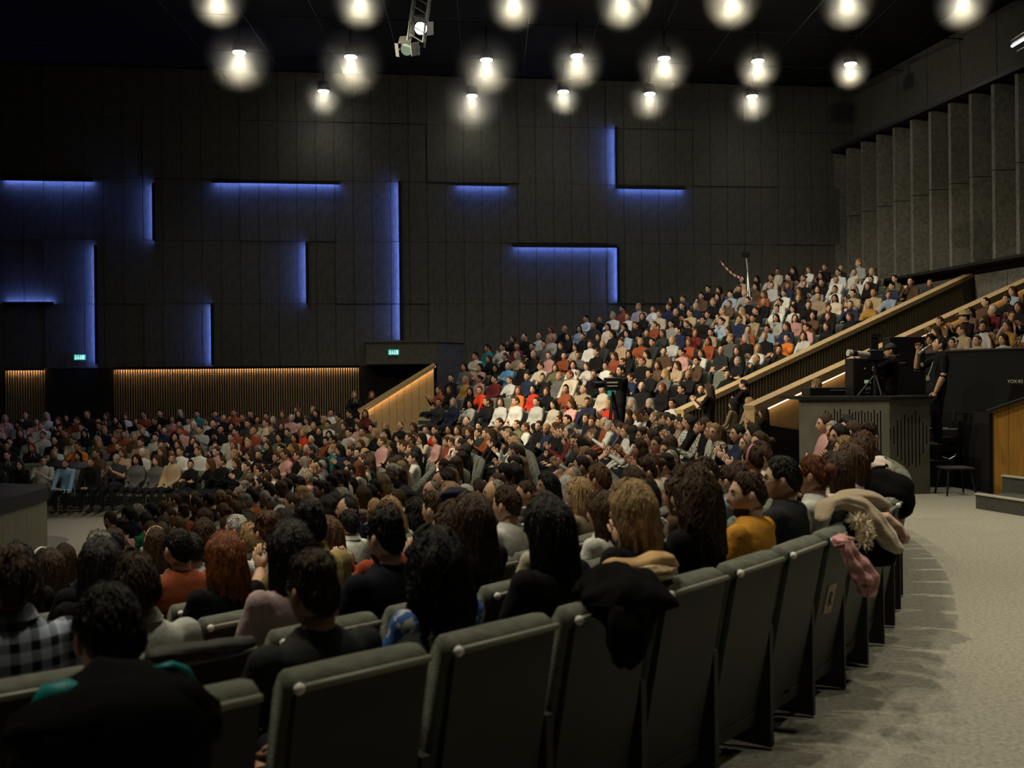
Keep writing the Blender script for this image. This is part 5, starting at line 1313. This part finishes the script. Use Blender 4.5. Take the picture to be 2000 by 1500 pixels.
fur_strip(o, [tuple(P(1734, 978, 6.9)), tuple(P(1738, 992, 6.9)), tuple(P(1742, 1003, 6.9))], M['fur'], .02, 90, .03)
o = cloth_lump('pink_jacket', 'glossy pink jacket hanging from the end of the last row', [PP(1638, 1048, 5.1, .03), PP(1650, 1060, 5.0, .055), PP(1662, 1085, 5.0, .065), PP(1682, 1112, 5.0, .085), PP(1695, 1138, 5.0, .085), PP(1690, 1165, 5.0, .045)], M['pinkcoat'], nfold=6, amp=.16, seed=5, flat=.6)
o = cloth_lump('pink_leather_coat', 'dusty pink coat tail sticking out below the black hood', [PP(1722, 1002, 6.3, .05), PP(1742, 1022, 6.3, .08), PP(1760, 1045, 6.3, .08), PP(1762, 1062, 6.3, .05)], M['pinkskin'], nfold=3, amp=.12, seed=8, flat=.5)
o = cloth_lump('fur_hood', 'dark hood edged with pale fur hanging beside the pink jacket', [PP(1655, 1015, 5.45, .04), PP(1672, 1022, 5.4, .07), PP(1680, 1045, 5.4, .07), PP(1675, 1062, 5.4, .04)], M['blackcoat'], 'hood', seed=14, flat=.8)
fur_strip(o, [tuple(P(1668, 1016, 5.25)), tuple(P(1682, 1020, 5.22)), tuple(P(1691, 1034, 5.2)), tuple(P(1692, 1050, 5.2)), tuple(P(1684, 1064, 5.2))], M['fur'], .022, 320, .032)
o = cloth_lump('white_coat', 'white coat with a rolled collar hung behind the fade haircut', [PP(1698, 902, 7.9, .06), PP(1715, 905, 7.8, .13), PP(1732, 920, 7.8, .12), PP(1738, 945, 7.8, .07)], M['whitefur'], seed=15, flat=.5, amp=.06)
cloth_lump('black_scarf', 'black garment lying over the white coat', [PP(1700, 935, 7.8, .07), PP(1720, 918, 7.75, .09), PP(1732, 912, 7.75, .07)], M['blackcoat'], 'scarf', seed=16, flat=.8)
cloth_lump('quilted_jacket', 'grey quilted jacket lying along a seat back in the lower left', [PP(285, 1285, 3.2, .035), PP(330, 1278, 3.25, .05), PP(405, 1270, 3.35, .05), PP(450, 1262, 3.45, .05), PP(500, 1252, 3.5, .03)], mat('quilt', (.035, .034, .03), .7, bump=.6, bscale=14), 'jacket', nfold=4, amp=.05, seed=17, flat=.6)
cloth_lump('navy_scarf', 'navy scarf around the neck of the grey-haired person', [PP(862, 972, 7.75, .03), PP(880, 962, 7.6, .05), PP(905, 962, 7.6, .05), PP(915, 975, 7.75, .03)], mat('navyscarf', (.012, .015, .035), .9), 'scarf', seed=18, flat=.8, amp=.08)
o = cloth_lump('padded_jacket', 'black padded jacket hung over the nearest seat back at lower left', [PP(20, 1440, 2.3, .04), PP(60, 1430, 2.3, .08), PP(150, 1420, 2.3, .10), PP(250, 1400, 2.35, .11), PP(335, 1375, 2.4, .09), PP(380, 1395, 2.45, .07), PP(400, 1440, 2.5, .04)], M['blackcoat'], 'jacket', seed=41, amp=.07, flat=.8)
cloth_lump('jacket_back', 'lower black folds of the padded jacket on the nearest seat back', [PP(60, 1440, 2.4, .10), PP(160, 1450, 2.4, .22), PP(280, 1440, 2.42, .22), PP(370, 1440, 2.5, .13)], M['blackcoat'], 'jacket', seed=42, amp=.06, flat=.8)
tl = mat('turquoise', (.0, .20, .215), .5, bump=.3, bscale=10)
MB().tube([PP(62, 1388, 2.30, 0)[:3], PP(90, 1362, 2.32, 0)[:3], PP(130, 1355, 2.34, 0)[:3], PP(180, 1366, 2.36, 0)[:3]], [.012, .030, .034, .02], 10, 0).obj('lining', tl, o, True)
MB().tube([PP(300, 1306, 2.44, 0)[:3], PP(335, 1302, 2.46, 0)[:3], PP(362, 1312, 2.5, 0)[:3], PP(380, 1332, 2.52, 0)[:3]], [.006, .014, .014, .006], 10, 0).obj('lining', tl, o, True)
# paper sign on a seat back
s5 = [p for p in places if p['row'] == 0 and p['zone'] == 'stalls' and 'seat' in p]
s5.sort(key=lambda p: abs(pix((p['X']+.33*0, p['Z'], .6))[0]-1545)); seat = s5[0]['seat']
piv = Matrix.Translation((0, -.24, .42)) @ Matrix.Rotation(math.radians(11), 4, 'X')
sgn = MB().join(MB().box((-.05, -.044, .16), (.15, .004, .16), rot=Matrix.Rotation(.12, 3, 'Y')), piv).obj('paper_label', M['paper'], seat); sgn['label'] = 'worn beige paper label on the seat back'
g = text('label_letter', 'R', (0, 0, 0), .12, M['ink'], (0, 0, 0), sgn, .0015)
g.matrix_local = piv @ Matrix.Translation((-.085, -.048, .12)) @ Matrix.Rotation(PI/2, 4, 'X')
# spectator boxes: white papers held in the stand
for i, (px, py, Z) in enumerate([(968, 782, 24), (585, 820, 29)]):
    pass
